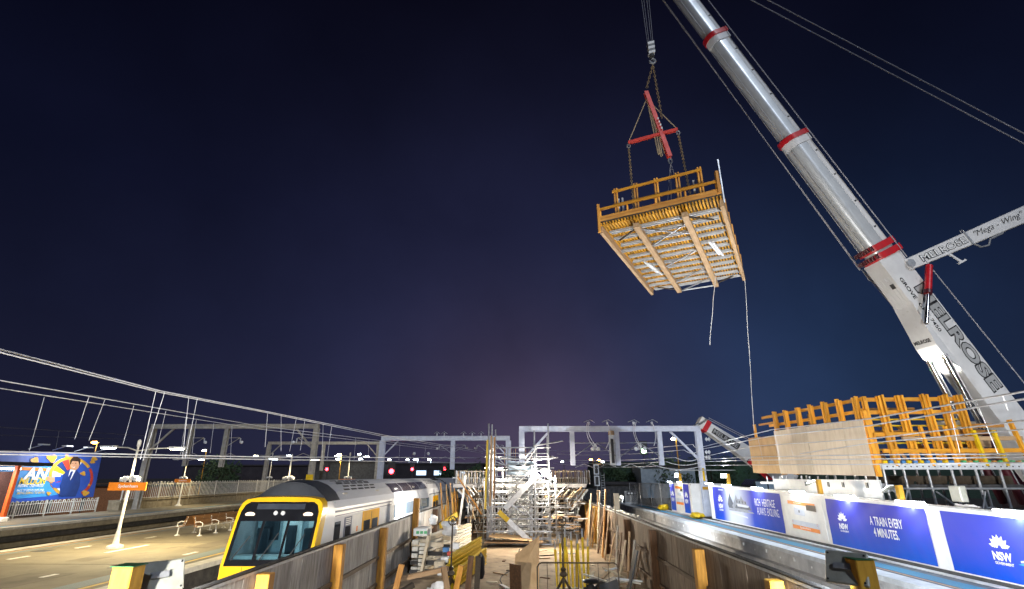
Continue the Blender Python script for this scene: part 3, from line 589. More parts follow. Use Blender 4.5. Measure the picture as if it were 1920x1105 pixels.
# dark dome behind the yellow front
dome = [[(CX+x*.985, 20.0, z-.10) for x, z in half[5:]]+[(CX-x*.985, 20.0, z-.10) for x, z in half[-2:4:-1]], [(CX+x*1.004, 20.55, z+.012) for x, z in half[5:]]+[(CX-x*1.004, 20.55, z+.012) for x, z in half[-2:4:-1]], [(CX+x*1.004, 21.4, z+.012) for x, z in half[5:]]+[(CX-x*1.004, 21.4, z+.012) for x, z in half[-2:4:-1]]]
mb = MB(); n = len(dome[0]); mb.add([p for r in dome for p in r], [(a*n+i, a*n+i+1, (a+1)*n+i+1, (a+1)*n+i) for a in range(2) for i in range(n-1)]); mb.build('roof_dome', 'train_dome', tr, smooth=True)
# yellow nose: loft from the body ring to the raked front outline
fo = [(1.36, -4.15), (1.47, -3.95), (1.49, -3.2), (1.49, -1.42), (1.48, -1.08), (1.42, -.88), (1.28, -.76), (.9, -.70), (.45, -.685), (0, -.68)]
fr = [(x, z) for x, z in fo]+[(-x, z) for x, z in fo[-2::-1]]
R0 = [(CX+x, RK(z), z) for x, z in fr]; R1 = [(CX+x*1.015, RK(z)+.42, z+.03) for x, z in fr]; R2 = ring(20.52)
shell([R0, R1], 'nose_surround', 'train_yellow', tr, False)
nb = MB(); n = len(R1); nb.add(list(R1)+list(R2), [(i, i+1, n+i+1, n+i) for i in range(5)]+[(i, i+1, n+i+1, n+i) for i in range(n-6, n-1)]); nb.build('cab_side', 'train_body', tr, smooth=True)
nb = MB(); nb.add(list(R1[5:n-5])+[(p[0], 20.05, p[2]-.05) for p in R2[5:n-5]], [(i, i+1, n-10+i+1, n-10+i) for i in range(n-11)]); nb.build('brow', 'train_dome', tr, smooth=True)
F = lambda x, z, o=0: V((CX+x, RK(z)-o, z))
def fpanel(name, pts, m, par, o=.0, th=.03): return MB().prism([F(x, z, o) for x, z in pts], (0, th, 0)).build(name, m, par)
mo = [(-1.32, -2.78), (-1.3, -1.25), (-1.2, -.95), (-1.05, -.84), (1.05, -.84), (1.2, -.95), (1.3, -1.25), (1.32, -2.78)]
# yellow face round the mask: strips
fpanel('front_panel', [(-1.49, -2.78), (1.49, -2.78), (1.47, -3.6), (1.36, -4.15), (-1.36, -4.15), (-1.47, -3.6)], 'train_yellow', tr)
for s in (-1, 1): fpanel('front_panel', [(s*1.49, -2.78), (s*1.49, -1.42), (s*1.48, -1.08), (s*1.42, -.88), (s*1.28, -.76), (s*1.12, -.84), (s*1.28, -.94), (s*1.37, -1.16), (s*1.385, -2.78)], 'train_yellow', tr)
fpanel('front_panel', [(-1.28, -.76), (-.9, -.70), (0, -.68), (.9, -.70), (1.28, -.76), (1.12, -.84), (-1.12, -.84)], 'train_yellow', tr)
hd = fpanel('windscreen_header', [(-1.38, -1.45), (-1.37, -1.16), (-1.28, -.94), (-1.12, -.84), (1.12, -.84), (1.28, -.94), (1.37, -1.16), (1.38, -1.45)], 'black_gloss', tr, .015)
fpanel('destination_display', [(-.85, -1.08), (-.85, -.9), (.85, -.9), (.85, -1.08)], 'window_dark', hd, .02, .01)
for s in (-1, 1):
    MB().prism([F(s*1.02, -1.24, .03)+V((.17*math.cos(a*math.tau/14), 0, .075*math.sin(a*math.tau/14))) for a in range(14)], (0, .02, 0)).build('headlight', 'headlight', tr)
    MB().lathe([(.075, 0), (.07, .02)], F(s*.13, -1.2, .02), 12, (0, -1, 0)).build('marker_light', 'lamp_head', tr)
fpanel('windscreen_sill', [(-1.385, -2.78), (1.385, -2.78), (1.385, -2.6), (-1.385, -2.6)], 'black_gloss', tr, .015)
for a, b in ((-1.385, -1.29), (-.50, -.42), (.36, .44), (1.29, 1.385)): fpanel('windscreen_pillar', [(a, -2.6), (b, -2.6), (b, -1.45), (a, -1.45)], 'black_gloss', tr, .012)
for a, b in ((-1.29, -.50), (-.42, .36), (.44, 1.29)): fpanel('windscreen_pane', [(a, -2.6), (b, -2.6), (b, -1.45), (a, -1.45)], 'glass', tr, .0, .008)
for x, zz in ((-.9, -1.9), (.05, -1.8), (.95, -1.85)): MB().bar(F(x-.3, -2.62, .03), F(x+.12, zz, .03), .025, .02, up=(0, 1, 0)).build('wiper', 'rubber', tr)
for x in (-.75, .75): MB().bar(F(x, -2.8, .006), F(x, -4.1, .006), .012, .01, up=(0, 1, 0)).build('panel_joint', 'rubber', tr)
cabin = MB().box(CX-1.4, CX+1.4, 20.72, 20.78, -3.2, -.9).build('cab_interior', 'cab_teal', tr)
MB().box(CX-1.35, CX+1.35, 19.2, 20.72, -3.0, -2.95).build('cab_floor', 'seat_dark', cabin)
MB().box(CX-.42, CX+.30, 20.66, 20.72, -2.95, -1.35).build('cab_door', 'cab_pale', cabin)
MB().box(CX-.22, CX+.12, 20.60, 20.66, -2.7, -1.7).build('door_window', 'seat_dark', cabin)
MB().box(CX-1.3, CX+1.3, 19.1, 19.5, -2.85, -2.52).build('console', 'cab_pale', cabin)
for s in (-.85, .85):
    MB().box(CX+s-.22, CX+s+.22, 20.0, 20.15, -2.6, -1.75).build('driver_seat', 'seat_dark', cabin, bevel=.04)
    MB().box(CX+s-.3, CX+s+.3, 20.62, 20.70, -2.2, -1.55).build('bulkhead_panel', 'cab_pale' if s > 0 else 'seat_dark', cabin)
lamp('POINT', (CX, 19.75, -1.32), 20, (.82, .95, 1), tr, size=.2)
# side details on the corridor side (+x)
SX = CX+1.52
def side(name, y0, y1, z0, z1, m, par=cb, d=.015, b=0): return MB().box(SX-.02, SX+d, y0, y1, z0, z1).build(name, m, par, bevel=b)
side('blue_stripe', 20.6, 29.2, -1.27, -1.21, 'train_blue'); side('blue_stripe', 20.6, 29.2, -1.40, -1.37, 'train_blue'); side('blue_stripe', 41, 50.9, -1.27, -1.21, 'train_blue')
side('cab_window', 20.6, 21.25, -2.6, -1.6, 'window_dark', b=.012); cdoor = side('cab_door', 21.7, 22.6, -4.0, -1.5, 'train_blue'); side('door_window', 21.85, 22.45, -2.5, -1.85, 'window_dark', cdoor, .02)
for i in range(4): side('door_louvre', 21.85, 22.45, -1.80+i*.07, -1.765+i*.07, 'white_paint', cdoor, .02)
side('crew_panel', 22.75, 23.9, -4.0, -1.5, 'white_paint', d=.008); side('warning_label', 23.3, 23.5, -2.15, -1.95, 'sign_orange', d=.014)
for y, c in ((24.1, 1), (42.6, 1), (55, 2), (74, 2)):
    par = cb if c == 1 else cb2; dr = side('passenger_door', y, y+2.7, -4.0, -1.42, 'door_yellow', par, .02)
    for k in (.22, 1.5): side('door_window', y+k, y+k+.95, -2.95, -1.82, 'window_dark', dr, .03, .01)
    side('door_gap', y+1.33, y+1.37, -4.0, -1.5, 'rubber', dr, .024)
def slope_panel(name, y0, y1, i0, f0, i1, f1, m, par, o=.012):
    P = lambda i, f: V((CX+half[i][0]+(half[i+1][0]-half[i][0])*f, 0, half[i][1]+(half[i+1][1]-half[i][1])*f))
    a, b = P(i0, f0), P(i1, f1); nn = V((b.z-a.z, 0, -(b.x-a.x))).normalized(); nn = nn if nn.x > 0 else -nn
    return MB().prism([a+nn*-.01+V((0, y0, 0)), a+nn*-.01+V((0, y1, 0)), b+nn*-.01+V((0, y1, 0)), b+nn*-.01+V((0, y0, 0))], nn*(o+.01)).build(name, m, par)
for i in range(4):
    side('lower_window', 30.0+i*2.75, 32.6+i*2.75, -3.0, -2.25, 'window_dark', b=.015)
    side('mid_window', 30.0+i*2.75, 32.6+i*2.75, -2.1, -1.45, 'window_pale', b=.015)  # bluish white reflection is put into the pane colour
    uw = slope_panel('upper_window', 30.0+i*2.75, 32.6+i*2.75, 5, .12, 5, 1.0, 'upper_glass', cr_); slope_panel('upper_window', 30.0+i*2.75, 32.6+i*2.75, 6, 0, 6, .8, 'upper_glass', cr_)
for r in range(5):
    for c in range(5):
        ii, f = ((6, .12), (6, .62), (7, .12), (7, .50), (7, .88))[r]; y = 22.6+c*1.0+(.35 if r % 2 else 0); slope_panel('roof_louvre', y, y+.72, ii, f, ii, f+.2 if f < .8 else .99, 'rubber', cr_, .014)
for c in range(6):
    for r in range(3): slope_panel('roof_louvre', 42+c*.8, 42.5+c*.8, 6+(r > 1), (.2+r*.4) % 1, 6+(r > 1), (.35+r*.4) % 1, 'rubber', cr_, .014)
slope_panel('roof_hatch', 47.2, 49.6, 7, .1, 7, .95, 'rubber', cr_, .05)
for y in (22.1, 27, 31, 36): slope_panel('grab_rail', y, y+.5, 5, .6, 5, .75, 'coping', cr_, .04)
for y in (24.5, 26.5, 44, 46.5): MB().box(CX-1.3, CX+1.3, y-.45, y+.45, GZ+.1, GZ+.6).build('wheel_set', 'dark_grey', tr)

# ================================================================ LEFT PLATFORM FURNITURE
def lamp_post(loc, h, label, sign=True, arms=((-1.15, .05), (1.6, .0)), lampm=('lamp_cool', 'lamp_warm'), e=(0, 0), c=(1, .82, .47)):
    x, y, z = loc; t = thing('platform_lamp', label, 'lamp post', loc, 'lamp posts on the platforms')
    MB().lathe([(.34, 0), (.32, .1), (.16, .16), (.13, .22), (.11, .5), (.075, .75)], loc, 10).build('base', 'white_dirty', t, smooth=True)
    MB().tube((x, y, z+.7), (x, y, z+h), .07, 8, .045).build('pole', 'white_dirty', t, smooth=True)
    MB().lathe([(.08, 0), (.08, .25), (.03, .32)], (x, y, z+h-.05), 8).build('finial', 'white_dirty', t)
    for (ax, az), m, en in zip(arms, lampm, e):
        ex, ez = x+ax, z+h-.12+az
        MB().path([(x, y, z+h-.25), (x+ax*.4, y, z+h-.16+az), (ex, y, ez)], .028, 6).build('arm', 'white_dirty', t, smooth=True)
        s = 1 if ax > 0 else -1
        hd_ = MB().prism([(ex-.05*s, y-.13, ez+.06), (ex+.62*s, y-.11, ez+.05), (ex+.62*s, y-.11, ez-.02), (ex-.05*s, y-.13, ez-.04)], (0, .26, 0)).build('lamp_head', 'lamp_head', t)
        MB().box(min(ex, ex+.55*s), max(ex, ex+.55*s), y-.10, y+.10, ez-.075, ez-.045).build('lens', m, hd_)
        if en: lamp('SPOT', (ex+.3*s, y, ez-.12), en, c, t, (ex+.3*s, y, z), .2, 165, .5)
    if sign:
        sg = MB().box(x-.88, x+.88, y-.13, y-.085, z+2.4, z+2.75).build('sign_board', 'sign_orange', t)
        text('Sydenham', (x-.42, y-.135, z+2.49), (1, 0, 0), (0, 0, 1), .17, 'letter_white', sg, width=.92, bold=.02, ext=.004)
    for s, dz in ((-1, .0), (1, .03), (-1.9, -.05), (1.8, -.04)): MB().box(x+s*.17-.1, x+s*.17+.1, y-.16, y+.1, z+2.83+dz, z+3.02+dz).build('loudspeaker', 'lamp_head', t, bevel=.02)
    return t
LPs = [lamp_post((-18.2, 24.93, PL), 4.4, 'tall white lamp post with orange Sydenham sign on the near platform', e=(1300, 1900)),
       lamp_post((-37.4, 59.3, PL), 4.9, 'white lamp post with orange sign behind the long white railing', e=(0, 900), arms=((-1.0, .05), (1.3, .05)), lampm=('lamp_head', 'lamp_cool')),
       lamp_post((-19.4, 60, PL), 5.3, 'distant lamp post with orange sign rising behind the train roof', e=(900, 900), lampm=('lamp_warm', 'lamp_cool')),
       lamp_post((-36.2, 77, PL), 6.0, 'farthest white lamp post with loudspeakers at the end of the railing', sign=False, e=(0, 600), arms=((-2.2, .05), (2.1, .05)), lampm=('lamp_warm', 'lamp_cool')),
       lamp_post((-18.2, 8, PL), 4.4, 'white lamp post on the near platform just left of the picture', e=(2000, 2000)),
       lamp_post((-35.2, 32, PL), 4.4, 'white lamp post on the far platform just left of the picture', sign=False, e=(500, 900)),
       lamp_post((-18.2, 42, PL), 4.4, 'white lamp post on the near platform hidden behind the train front', sign=False, e=(1300, 1300))]
def bench(x, y, ln, face, label):
    t = thing('platform_bench', label, 'bench', (x, y, PL), 'back to back benches')
    for i in range(4):
        yy = y+i*ln/3; f = face
        MB().path([(x+f*.30, yy, PL), (x+f*.22, yy, PL+.06), (x+f*.20, yy, PL+.42), (x-f*.06, yy, PL+.44), (x-f*.20, yy, PL+.95)], .028, 6).build('leg', 'white_dirty', t, smooth=True)
        MB().lathe([(.14, 0), (.12, .03), (.05, .06)], (x+f*.22, yy, PL), 8).build('foot', 'white_dirty', t)
        MB().path([(x-f*.10, yy, PL+.68), (x+f*.12, yy, PL+.70), (x+f*.30, yy, PL+.62), (x+f*.30, yy, PL+.46), (x+f*.1, yy, PL+.43)], .022, 6).build('armrest', 'white_dirty', t, smooth=True)
    for k in range(4): bar('seat_slat', (x-f*.05+f*k*.10, y-.15, PL+.46), (x-f*.05+f*k*.10, y+ln+.15, PL+.46), .085, .03, 'white_dirty' if k > 1 else 'brown_seat', t)
    for k in range(4): bar('back_slat', (x-f*(.09+k*.033), y-.1, PL+.56+k*.12), (x-f*(.09+k*.033), y+ln+.1, PL+.56+k*.12), .03, .11, 'brown_seat', t)
bench(-17.6, 29.9, 4.6, 1, 'brown backed bench with white arms, the one nearer the train'); bench(-18.5, 30.1, 4.6, -1, 'brown backed bench with white arms, turned to the far track')
# white railings on the far platform
def hairpin(h, wd, r):
    pts = [(0, -wd/2, 0), (0, -wd/2, h-wd/2)]+[(0, -wd/2*math.cos(a), h-wd/2+wd/2*math.sin(a)) for a in (math.pi*.25, math.pi*.5, math.pi*.75)]+[(0, wd/2, h-wd/2), (0, wd/2, 0)]
    o = MB().path(pts, r, 5).build('picket', 'white_dirty', smooth=True); me = o.data; col.objects.unlink(o); bpy.data.objects.remove(o); return me
def railing(X, y0, y1, zb, h, label, bay=2.4, sp=.24):
    t = thing('white_railing', label, 'railing', (X, y0, zb)); me = hairpin(h-.06, sp*.5, .03)
    n = int((y1-y0)/sp)
    for i in range(n): link(bpy.data.objects.new('picket', me), t, Matrix.Translation((X, y0+(i+.5)*sp, zb+.06)))
    for z in (zb+.12, zb+h-.22): bar('rail', (X, y0, z), (X, y1, z), .05, .05, 'white_dirty', t)
    k = int((y1-y0)/bay)
    for i in range(k+1): bar('post', (X+.02, y0+i*(y1-y0)/k, zb-.25), (X+.02, y0+i*(y1-y0)/k, zb+h+.06), .09, .09, 'white_dirty', t)
    return t
railing(-38.25, 51.7, 104, -2.12, 1.62, 'long white loop topped railing on the low wall behind the far platform', bay=5.2, sp=.56)
railing(-40.1, 40.2, 51.2, PL, 1.12, 'white railing below the advertising billboard', bay=2.75, sp=.44)
# billboard
bb = thing('billboard', 'bright blue advertising billboard with a smiling man in a blue suit', 'billboard', (-40.6, 46, PL))
BXX = -40.55
def bq(px, py, d=0): return atx(px, py, BXX+d)
def zpt(x, y): return (x/7.895, 840+y/7.895)                       # reading the poster artwork in its own drawing units
board = MB().prism([bq(-40, 947), bq(175, 932), bq(191, 853), bq(-40, 846)], (-.25, 0, 0)).build('board', 'print_blue', bb)
mb = MB()
for y in (42.5, 47, 50.5): MB().box(BXX-.45, BXX-.27, y-.1, y+.1, PL, 1.8).build('support', 'dark_grey', bb)
def art(pts, m, d): return MB().add([bq(*zpt(x, y), d) for x, y in pts], [tuple(range(len(pts)))]).build('printed_shape', m, board)
art([(-200, 560), (250, 755), (720, 715), (860, 690), (740, 560), (740, 400), (800, 260), (360, 250), (-200, 300)], 'print_sky', .01)
ringp = lambda cx, cy, rx, ry, a0, a1, n=20: [(cx+rx*math.cos(math.radians(a0+(a1-a0)*i/n)), cy-ry*math.sin(math.radians(a0+(a1-a0)*i/n))) for i in range(n+1)]
art(ringp(1050, 430, 330, 300, 30, 250)+ringp(1050, 430, 285, 258, 250, 30), 'print_gold', .02)
art(ringp(1050, 430, 330, 300, -60, 25)+ringp(1050, 430, 290, 262, 25, -60), 'print_red', .02)
for i, m in enumerate(('letter_white', 'print_gold', 'print_red', 'print_navy', 'letter_yellow', 'letter_white', 'print_blue', 'print_red', 'letter_white')):
    a = 55+i*21; art([(1050, 430)]+ringp(1050, 430, 280, 255, a, a+20, 4), m, .03)
art([(870, 720), (900, 560), (930, 400), (1000, 330), (1060, 310), (1130, 320), (1190, 400), (1180, 560), (1120, 715)], 'print_navy', .05)
art([(880, 720), (905, 600), (790, 590), (745, 530), (800, 520), (910, 500), (935, 400), (900, 400)], 'print_blue', .045)
art([(1000, 470), (1040, 320), (1120, 330), (1060, 450), (990, 540)], 'letter_white', .06); art([(1048, 350), (1085, 345), (1020, 520), (975, 570), (970, 520)], 'print_navy', .07)
art(ringp(1105, 240, 72, 92, 0, 360, 16), 'print_skin', .07); art([(1035, 250), (1040, 180), (1090, 130), (1150, 130), (1195, 170), (1180, 280), (1160, 200), (1070, 195), (1050, 240)], 'print_hair', .08)
art([(1060, 275), (1090, 290), (1120, 270), (1095, 300)], 'letter_white', .085); art([(1070, 225), (1085, 222), (1085, 232), (1070, 233)], 'print_hair', .085); art([(1110, 222), (1128, 222), (1128, 232), (1110, 233)], 'print_hair', .085)
art([(690, 430), (730, 420), (760, 440), (810, 430), (810, 500), (760, 515), (720, 495), (685, 480)], 'print_skin', .06)
for cx, cy, r in ((770, 150, 75), (520, 185, 60), (990, 120, 32), (1395, 160, 45), (725, 675, 34), (1265, 670, 52), (1370, 205, 36), (1320, 550, 20), (1230, 380, 40)):
    art([(cx+r*(1+.22*math.sin(3*a*math.tau/12+cx))*math.cos(a*math.tau/12), cy+.8*r*(1+.22*math.sin(3*a*math.tau/12+cx))*math.sin(a*math.tau/12)) for a in range(12)], 'print_gold', .06)
art([(300, 280), (740, 305), (725, 345), (270, 330)], 'sign_orange', .04)
def art_text(s, a, b, h, m, bold):
    p, q = bq(*zpt(*a), .06), bq(*zpt(*b), .06); text(s, p, (0, 1, 0), (0, 0, 1), h, m, board, width=abs(q.y-p.y), bold=bold, shear=.15, ext=.02)
art_text('AN', (330, 470), (690, 460), .95, 'letter_white', .04); art_text('MILLION', (270, 545), (665, 540), .55, 'letter_yellow', .03); art_text('INSTANT CASH PRIZES', (255, 585), (635, 580), .24, 'letter_white', .02)
art_text('PACK OF SMITH\'S CHIPS AND', (240, 650), (640, 645), .18, 'letter_white', .01); art_text('SMITHS.COM.AU TO ENTER', (240, 690), (650, 680), .17, 'letter_yellow', .01)
lamp('AREA', (-38.6, 46, 2.6), 420, (.9, .95, 1), bb, (-40.6, 46, .2), sx=.3, sy=8)
for i in range(4):
    y = 43+i*2.3; MB().bar((-40.5, y, 2.15), (-39.3, y, 2.5), .05, .05).build('lamp_arm', 'galv', bb); MB().box(-39.5, -39.1, y-.35, y+.35, 2.45, 2.53).build('lamp_head', 'lamp_head', bb)
# shelter at the left edge
sh = thing('platform_shelter', 'dark brick platform shelter with a fluorescent tube at the left edge', 'shelter', (-39, 38, PL))
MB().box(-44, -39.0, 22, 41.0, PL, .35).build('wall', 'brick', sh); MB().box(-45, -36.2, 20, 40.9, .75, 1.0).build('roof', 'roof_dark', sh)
tb = MB().box(-38.2, -37.95, 33, 40.2, .50, .60).build('fluorescent_tube', 'tube_white', sh); lamp('AREA', (-38.05, 37.5, .45), 260, (1, .9, .78), sh, (-37.6, 37.5, PL), sx=.3, sy=5)
MB().box(-38.86, -38.8, 30, 37.4, -.6, -.2).build('name_board', 'sign_orange', sh)
for y in (38.9, 33.5):
    c_ = MB().bar((-37.0, y, PL), (-37.0, y, .75), .24, .24).build('column', 'column_red', sh); MB().lathe([(.42, 0), (.38, .22), (.28, .3)], (-37.0, y, PL), 8).build('plinth', 'white_dirty', c_)

# ================================================================ BIG CRANE
B0 = V((23.987, 26.845, 3.02)); BD = V((-15.902, -2.007, 31.483))
BP = lambda u: B0+BD*u
bd = BD.normalized(); bs = V((bd.x, bd.y, 0)).normalized(); bside = V((bs.y, -bs.x, 0))      # horizontal across the boom
if bside.y > 0: bside = -bside                                                           # towards the camera
bup = bside.cross(bd).normalized()
if bup.z < 0: bup = -bup                                                                 # upper (back) face; -bup is the underside facing the load
crane = thing('mobile_crane', 'big white telescopic mobile crane holding the formwork load aloft', 'crane', (25.9, 27.1, PR))
def boom_sec(name, u0, u1, wd, ht, m, par, round_=True, dx=0):
    a, b = wd/2, ht/2
    prof = [(-a, b), (a, b), (a, -b*.25)]+[(a*math.cos(t), -b*.25-b*.75*math.sin(t)) for t in [math.radians(q) for q in (22, 45, 68, 90, 112, 135, 158)]]+[(-a, -b*.25)] if round_ else [(-a, b), (a, b), (a, -b*.8), (a*.86, -b), (-a*.86, -b), (-a, -b*.8)]
    p, q = BP(u0), BP(u1); return MB().prism([p+bside*x+bup*y for x, y in prof], q-p).build(name, m, par, smooth=True)
def collar(u, wd, ht, ln, m, nm='collar'):
    c = boom_sec(nm, u, u+ln/BD.length, wd, ht, m, crane, True); return c
base = boom_sec('boom_base', -.14, .262, 1.24, 1.46, 'boom_white', crane, False)
s2 = boom_sec('boom_section', .262, .50, 1.08, 1.26, 'boom_steel', crane); s3 = boom_sec('boom_section', .50, .735, .94, 1.10, 'boom_steel', crane); s4 = boom_sec('boom_section', .735, .99, .84, .98, 'boom_steel', crane)
for u, wd, ht in ((.262, 1.52, 1.72), (.276, 1.44, 1.64)):
    c = collar(u, wd, ht, .36, 'crane_red')
    for k in range(7): MB().bar(BP(u+.003)+bside*(wd/2-.15-k*(wd-.3)/6)-bup*(ht/2*(.86 if k in (0, 6) else .97)), BP(u+.010)+bside*(wd/2-.15-k*(wd-.3)/6)-bup*(ht/2*(.86 if k in (0, 6) else .97)), .13, .1, up=bup).build('slot', 'maroon', c)
for u, wd, ht in ((.496, 1.34, 1.54), (.731, 1.22, 1.38)):
    c = collar(u, wd, ht, .30, 'crane_red'); boom_sec('wear_ring', u-.012, u, wd*.9, ht*.9, 'boom_white', crane)
for u0, u1, wd, ht in ((.285, .49, 1.08, 1.26), (.51, .72, .94, 1.10), (.745, .98, .84, .98)):       # light edge strip with pin holes
    p, q = BP(u0)+bside*(wd/2+.004)+bup*(ht*.36), BP(u1)+bside*(wd/2+.004)+bup*(ht*.36)
    st = MB().bar(p, q, .012, ht*.26, up=bup).build('edge_strip', 'boom_white', crane)
    for k in (.12, .36, .62, .86): MB().bar(p+(q-p)*k+bside*.008, p+(q-p)*(k+.012)+bside*.008, .01, .14, up=bup).build('pin_hole', 'letter_black', st)
    for xk in (-.3, .15): MB().bar(BP(u0)-bup*(ht*.487)+bside*xk*wd, BP(u1)-bup*(ht*.487)+bside*xk*wd, .05, .02, up=bup).build('weld_rib', 'galv', crane)
# ribs and lettering on the base section
for xk in (-.52, -.22, .12, .4): MB().bar(BP(.14)-bup*.73+bside*xk*.8, BP(.235)-bup*.73+bside*xk*.8, .05, .03, up=bup).build('weld_rib', 'boom_white', base)
for k in (.17, .215): MB().bar(BP(k)-bup*.74+bside*.25, BP(k+.008)-bup*.74+bside*.25, .22, .05, up=bup).build('access_plate', 'dark_grey', base)
text('MELROSE', BP(.205)+bside*.625-bup*.10, -bd, bup, .76, 'letter_black', base, width=6.2, bold=.075, ext=0)
text('MELROSE', BP(.2035)+bside*.632-bup*.05, -bd, bup, .66, 'letter_grey', base, width=6.08, bold=.03, ext=0)
text('GROVE', BP(.226)+bside*.628-bup*.50, -bd, bup, .22, 'letter_black', base, width=1.3, bold=.03, ext=0)
text('GMK 7450', BP(.182)+bside*.628-bup*.50, -bd, bup, .20, 'letter_black', base, width=1.7, bold=.02, ext=0)
nd = -bup
text('MELROSE', BP(.128)+nd*1.13-bside*.48, bside, bd, .2, 'letter_black', base, width=.98, bold=.04, ext=.004)
# belly lug under the boom, lamps, luffing cylinders
lug = MB().add([BP(.19)+nd*.70+bside*x for x in (-.6, .6)]+[BP(.122)+nd*1.12+bside*x for x in (-.62, .62)]+[BP(.105)+nd*1.12+bside*x for x in (-.62, .62)]+[BP(.075)+nd*.70+bside*x for x in (-.6, .6)], [(0, 1, 3, 2), (2, 3, 5, 4), (4, 5, 7, 6), (0, 2, 4, 6), (1, 7, 5, 3), (0, 6, 7, 1)]).build('cylinder_bracket', 'boom_white', crane)
for x in (-.4, .4): MB().lathe([(.10, 0), (.10, .05)], BP(.104)+nd*1.08+bside*x, 12, nd-bd).build('work_lamp', 'crane_lamp', crane)
lamp('SPOT', BP(.07)+nd*1.6, 420, (1, .93, .82), crane, BP(.14)+nd*.7, .15, 130, .8)
foot = V((23.4, 26.77, -1.2))
for x in (-.46, .46):
    a = BP(.105)+nd*1.0+bside*x; b = foot+bside*x; m_ = a+(b-a)*.55
    MB().tube(a, m_, .15, 14).build('cylinder_rod', 'chrome', crane, smooth=True); MB().tube(m_, b, .21, 14).build('cylinder_barrel', 'maroon', crane, smooth=True)
    MB().tube(a+bside*.2, b+bside*.25, .03, 6).build('hydraulic_line', 'galv', crane, smooth=True)
# mega wing arm
wa, wb = aty(1703, 496, 25.7), aty(1990, 372, 25.0)
wd_ = (wb-wa).normalized(); wup = V((0, -1, 0)).cross(wd_); wup = wup if wup.z > 0 else -wup
arm = MB().prism([wa+wup*.32, wa-wup*.32, wb-wup*.46, wb+wup*.46], (0, .5, 0)).build('wing_arm', 'boom_white', crane, bevel=.03)
MB().lathe([(.22, -.02), (.22, .08)], wa+wd_*.15, 12, (0, -1, 0)).build('pivot_pin', 'galv', arm); MB().lathe([(.16, 0), (.16, .08)], wb-wd_*2.0-wup*.3, 12, (0, -1, 0)).build('pivot_pin', 'dark_grey', arm)
text('MELROSE', wa+wd_*.75-wup*.21+V((0, -.012, 0)), wd_, wup, .42, 'letter_black', arm, width=2.75, bold=.05, ext=0); text('MELROSE', wa+wd_*.79-wup*.17+V((0, -.02, 0)), wd_, wup, .35, 'letter_white', arm, width=2.68, bold=.0, ext=0)
text('"Mega - Wing"', wa+wd_*4.05-wup*.17+V((0, -.012, 0)), wd_, wup, .42, 'letter_black', arm, width=3.0, shear=.45, ext=0)
MB().bar(wa+wd_*3.65-wup*.38+V((0, -.02, 0)), wa+wd_*3.65+wup*.38+V((0, -.02, 0)), .1, .04, up=(0, 1, 0)).build('joint_strap', 'galv', arm)
MB().path([wa+wd_*3.7-wup*.38, wa+wd_*3.9-wup*.68, wa+wd_*4.3-wup*.75, wa+wd_*4.6-wup*.48, wa+wd_*5.4-wup*.46], .05, 6).build('hose', 'galv', arm, smooth=True)
MB().bar(wa+wd_*2.2-wup*.34, wa+wd_*2.5-wup*1.0, .09, .1).build('bracket', 'boom_white', arm); MB().bar(wa+wd_*2.3-wup*1.0, wa+wd_*2.75-wup*.96, .12, .1).build('bracket_foot', 'boom_white', arm)
MB().path([wb-wd_*2.6-wup*.5, wb-wd_*2.2-wup*1.0, wb-wd_*1.6-wup*1.15, wb-wup*.9], .06, 6).build('hose', 'galv', arm, smooth=True)
MB().path([wa+wd_*3.5+wup*.36, wa+wd_*3.52+wup*.55, wa+wd_*3.65+wup*.53, wa+wd_*3.66+wup*.38], .03, 6).build('lifting_eye', 'galv', arm)
sa, sb, sm = wa+wd_*.9-wup*.5, aty(1737, 607, 25.2), None; sm = sa+(sb-sa)*.5
MB().tube(sa, sm, .17, 10).build('wing_strut', 'crane_red', crane, smooth=True); MB().tube(sm, sb, .10, 10).build('strut_rod', 'chrome', crane, smooth=True); MB().tube(sm-(sb-sa)*.06, sm, .2, 10).build('strut_collar', 'maroon', crane, smooth=True)
# winch bracket on the far side, guy ropes
wl = BP(.262)-bside*.72
MB().bar(wl, wl-bside*.6+V((0, 0, .2)), .26, .22).build('winch_bracket', 'galv', crane); 
for k in range(3): MB().path([wl-bside*(.3+.2*k), wl-bside*(.35+.2*k)-bd*.7, wl-bside*(.1+.1*k)-bd*1.3], .04, 6).build('hose', 'galv', crane, smooth=True)
tip = BP(1.0)
for i, (a, b) in enumerate(((wl-bside*.8, BP(1.0)-bside*.9-bup*.5), (BP(.262)-bside*1.0-bup*.6, BP(1.0)-bside*.6-bup*.7), (wa+wd_*.2+wup*.4, BP(1.0)+bside*.8+bup*.6), (wa+wd_*.9, BP(-.1)+bside*.9+bup*1.6), (wl-bside*.7, BP(.1)-bside*1.0), (aty(1930, 275, 22), aty(1385, -12, 26)), (aty(1930, 256, 22), aty(1412, -14, 26)))): pipe('guy_rope', a, b, .030, 'rope', crane, 6)
MB().bar(BP(.985), BP(1.0), .9, 1.2, up=bup).build('boom_head', 'crane_red', crane)
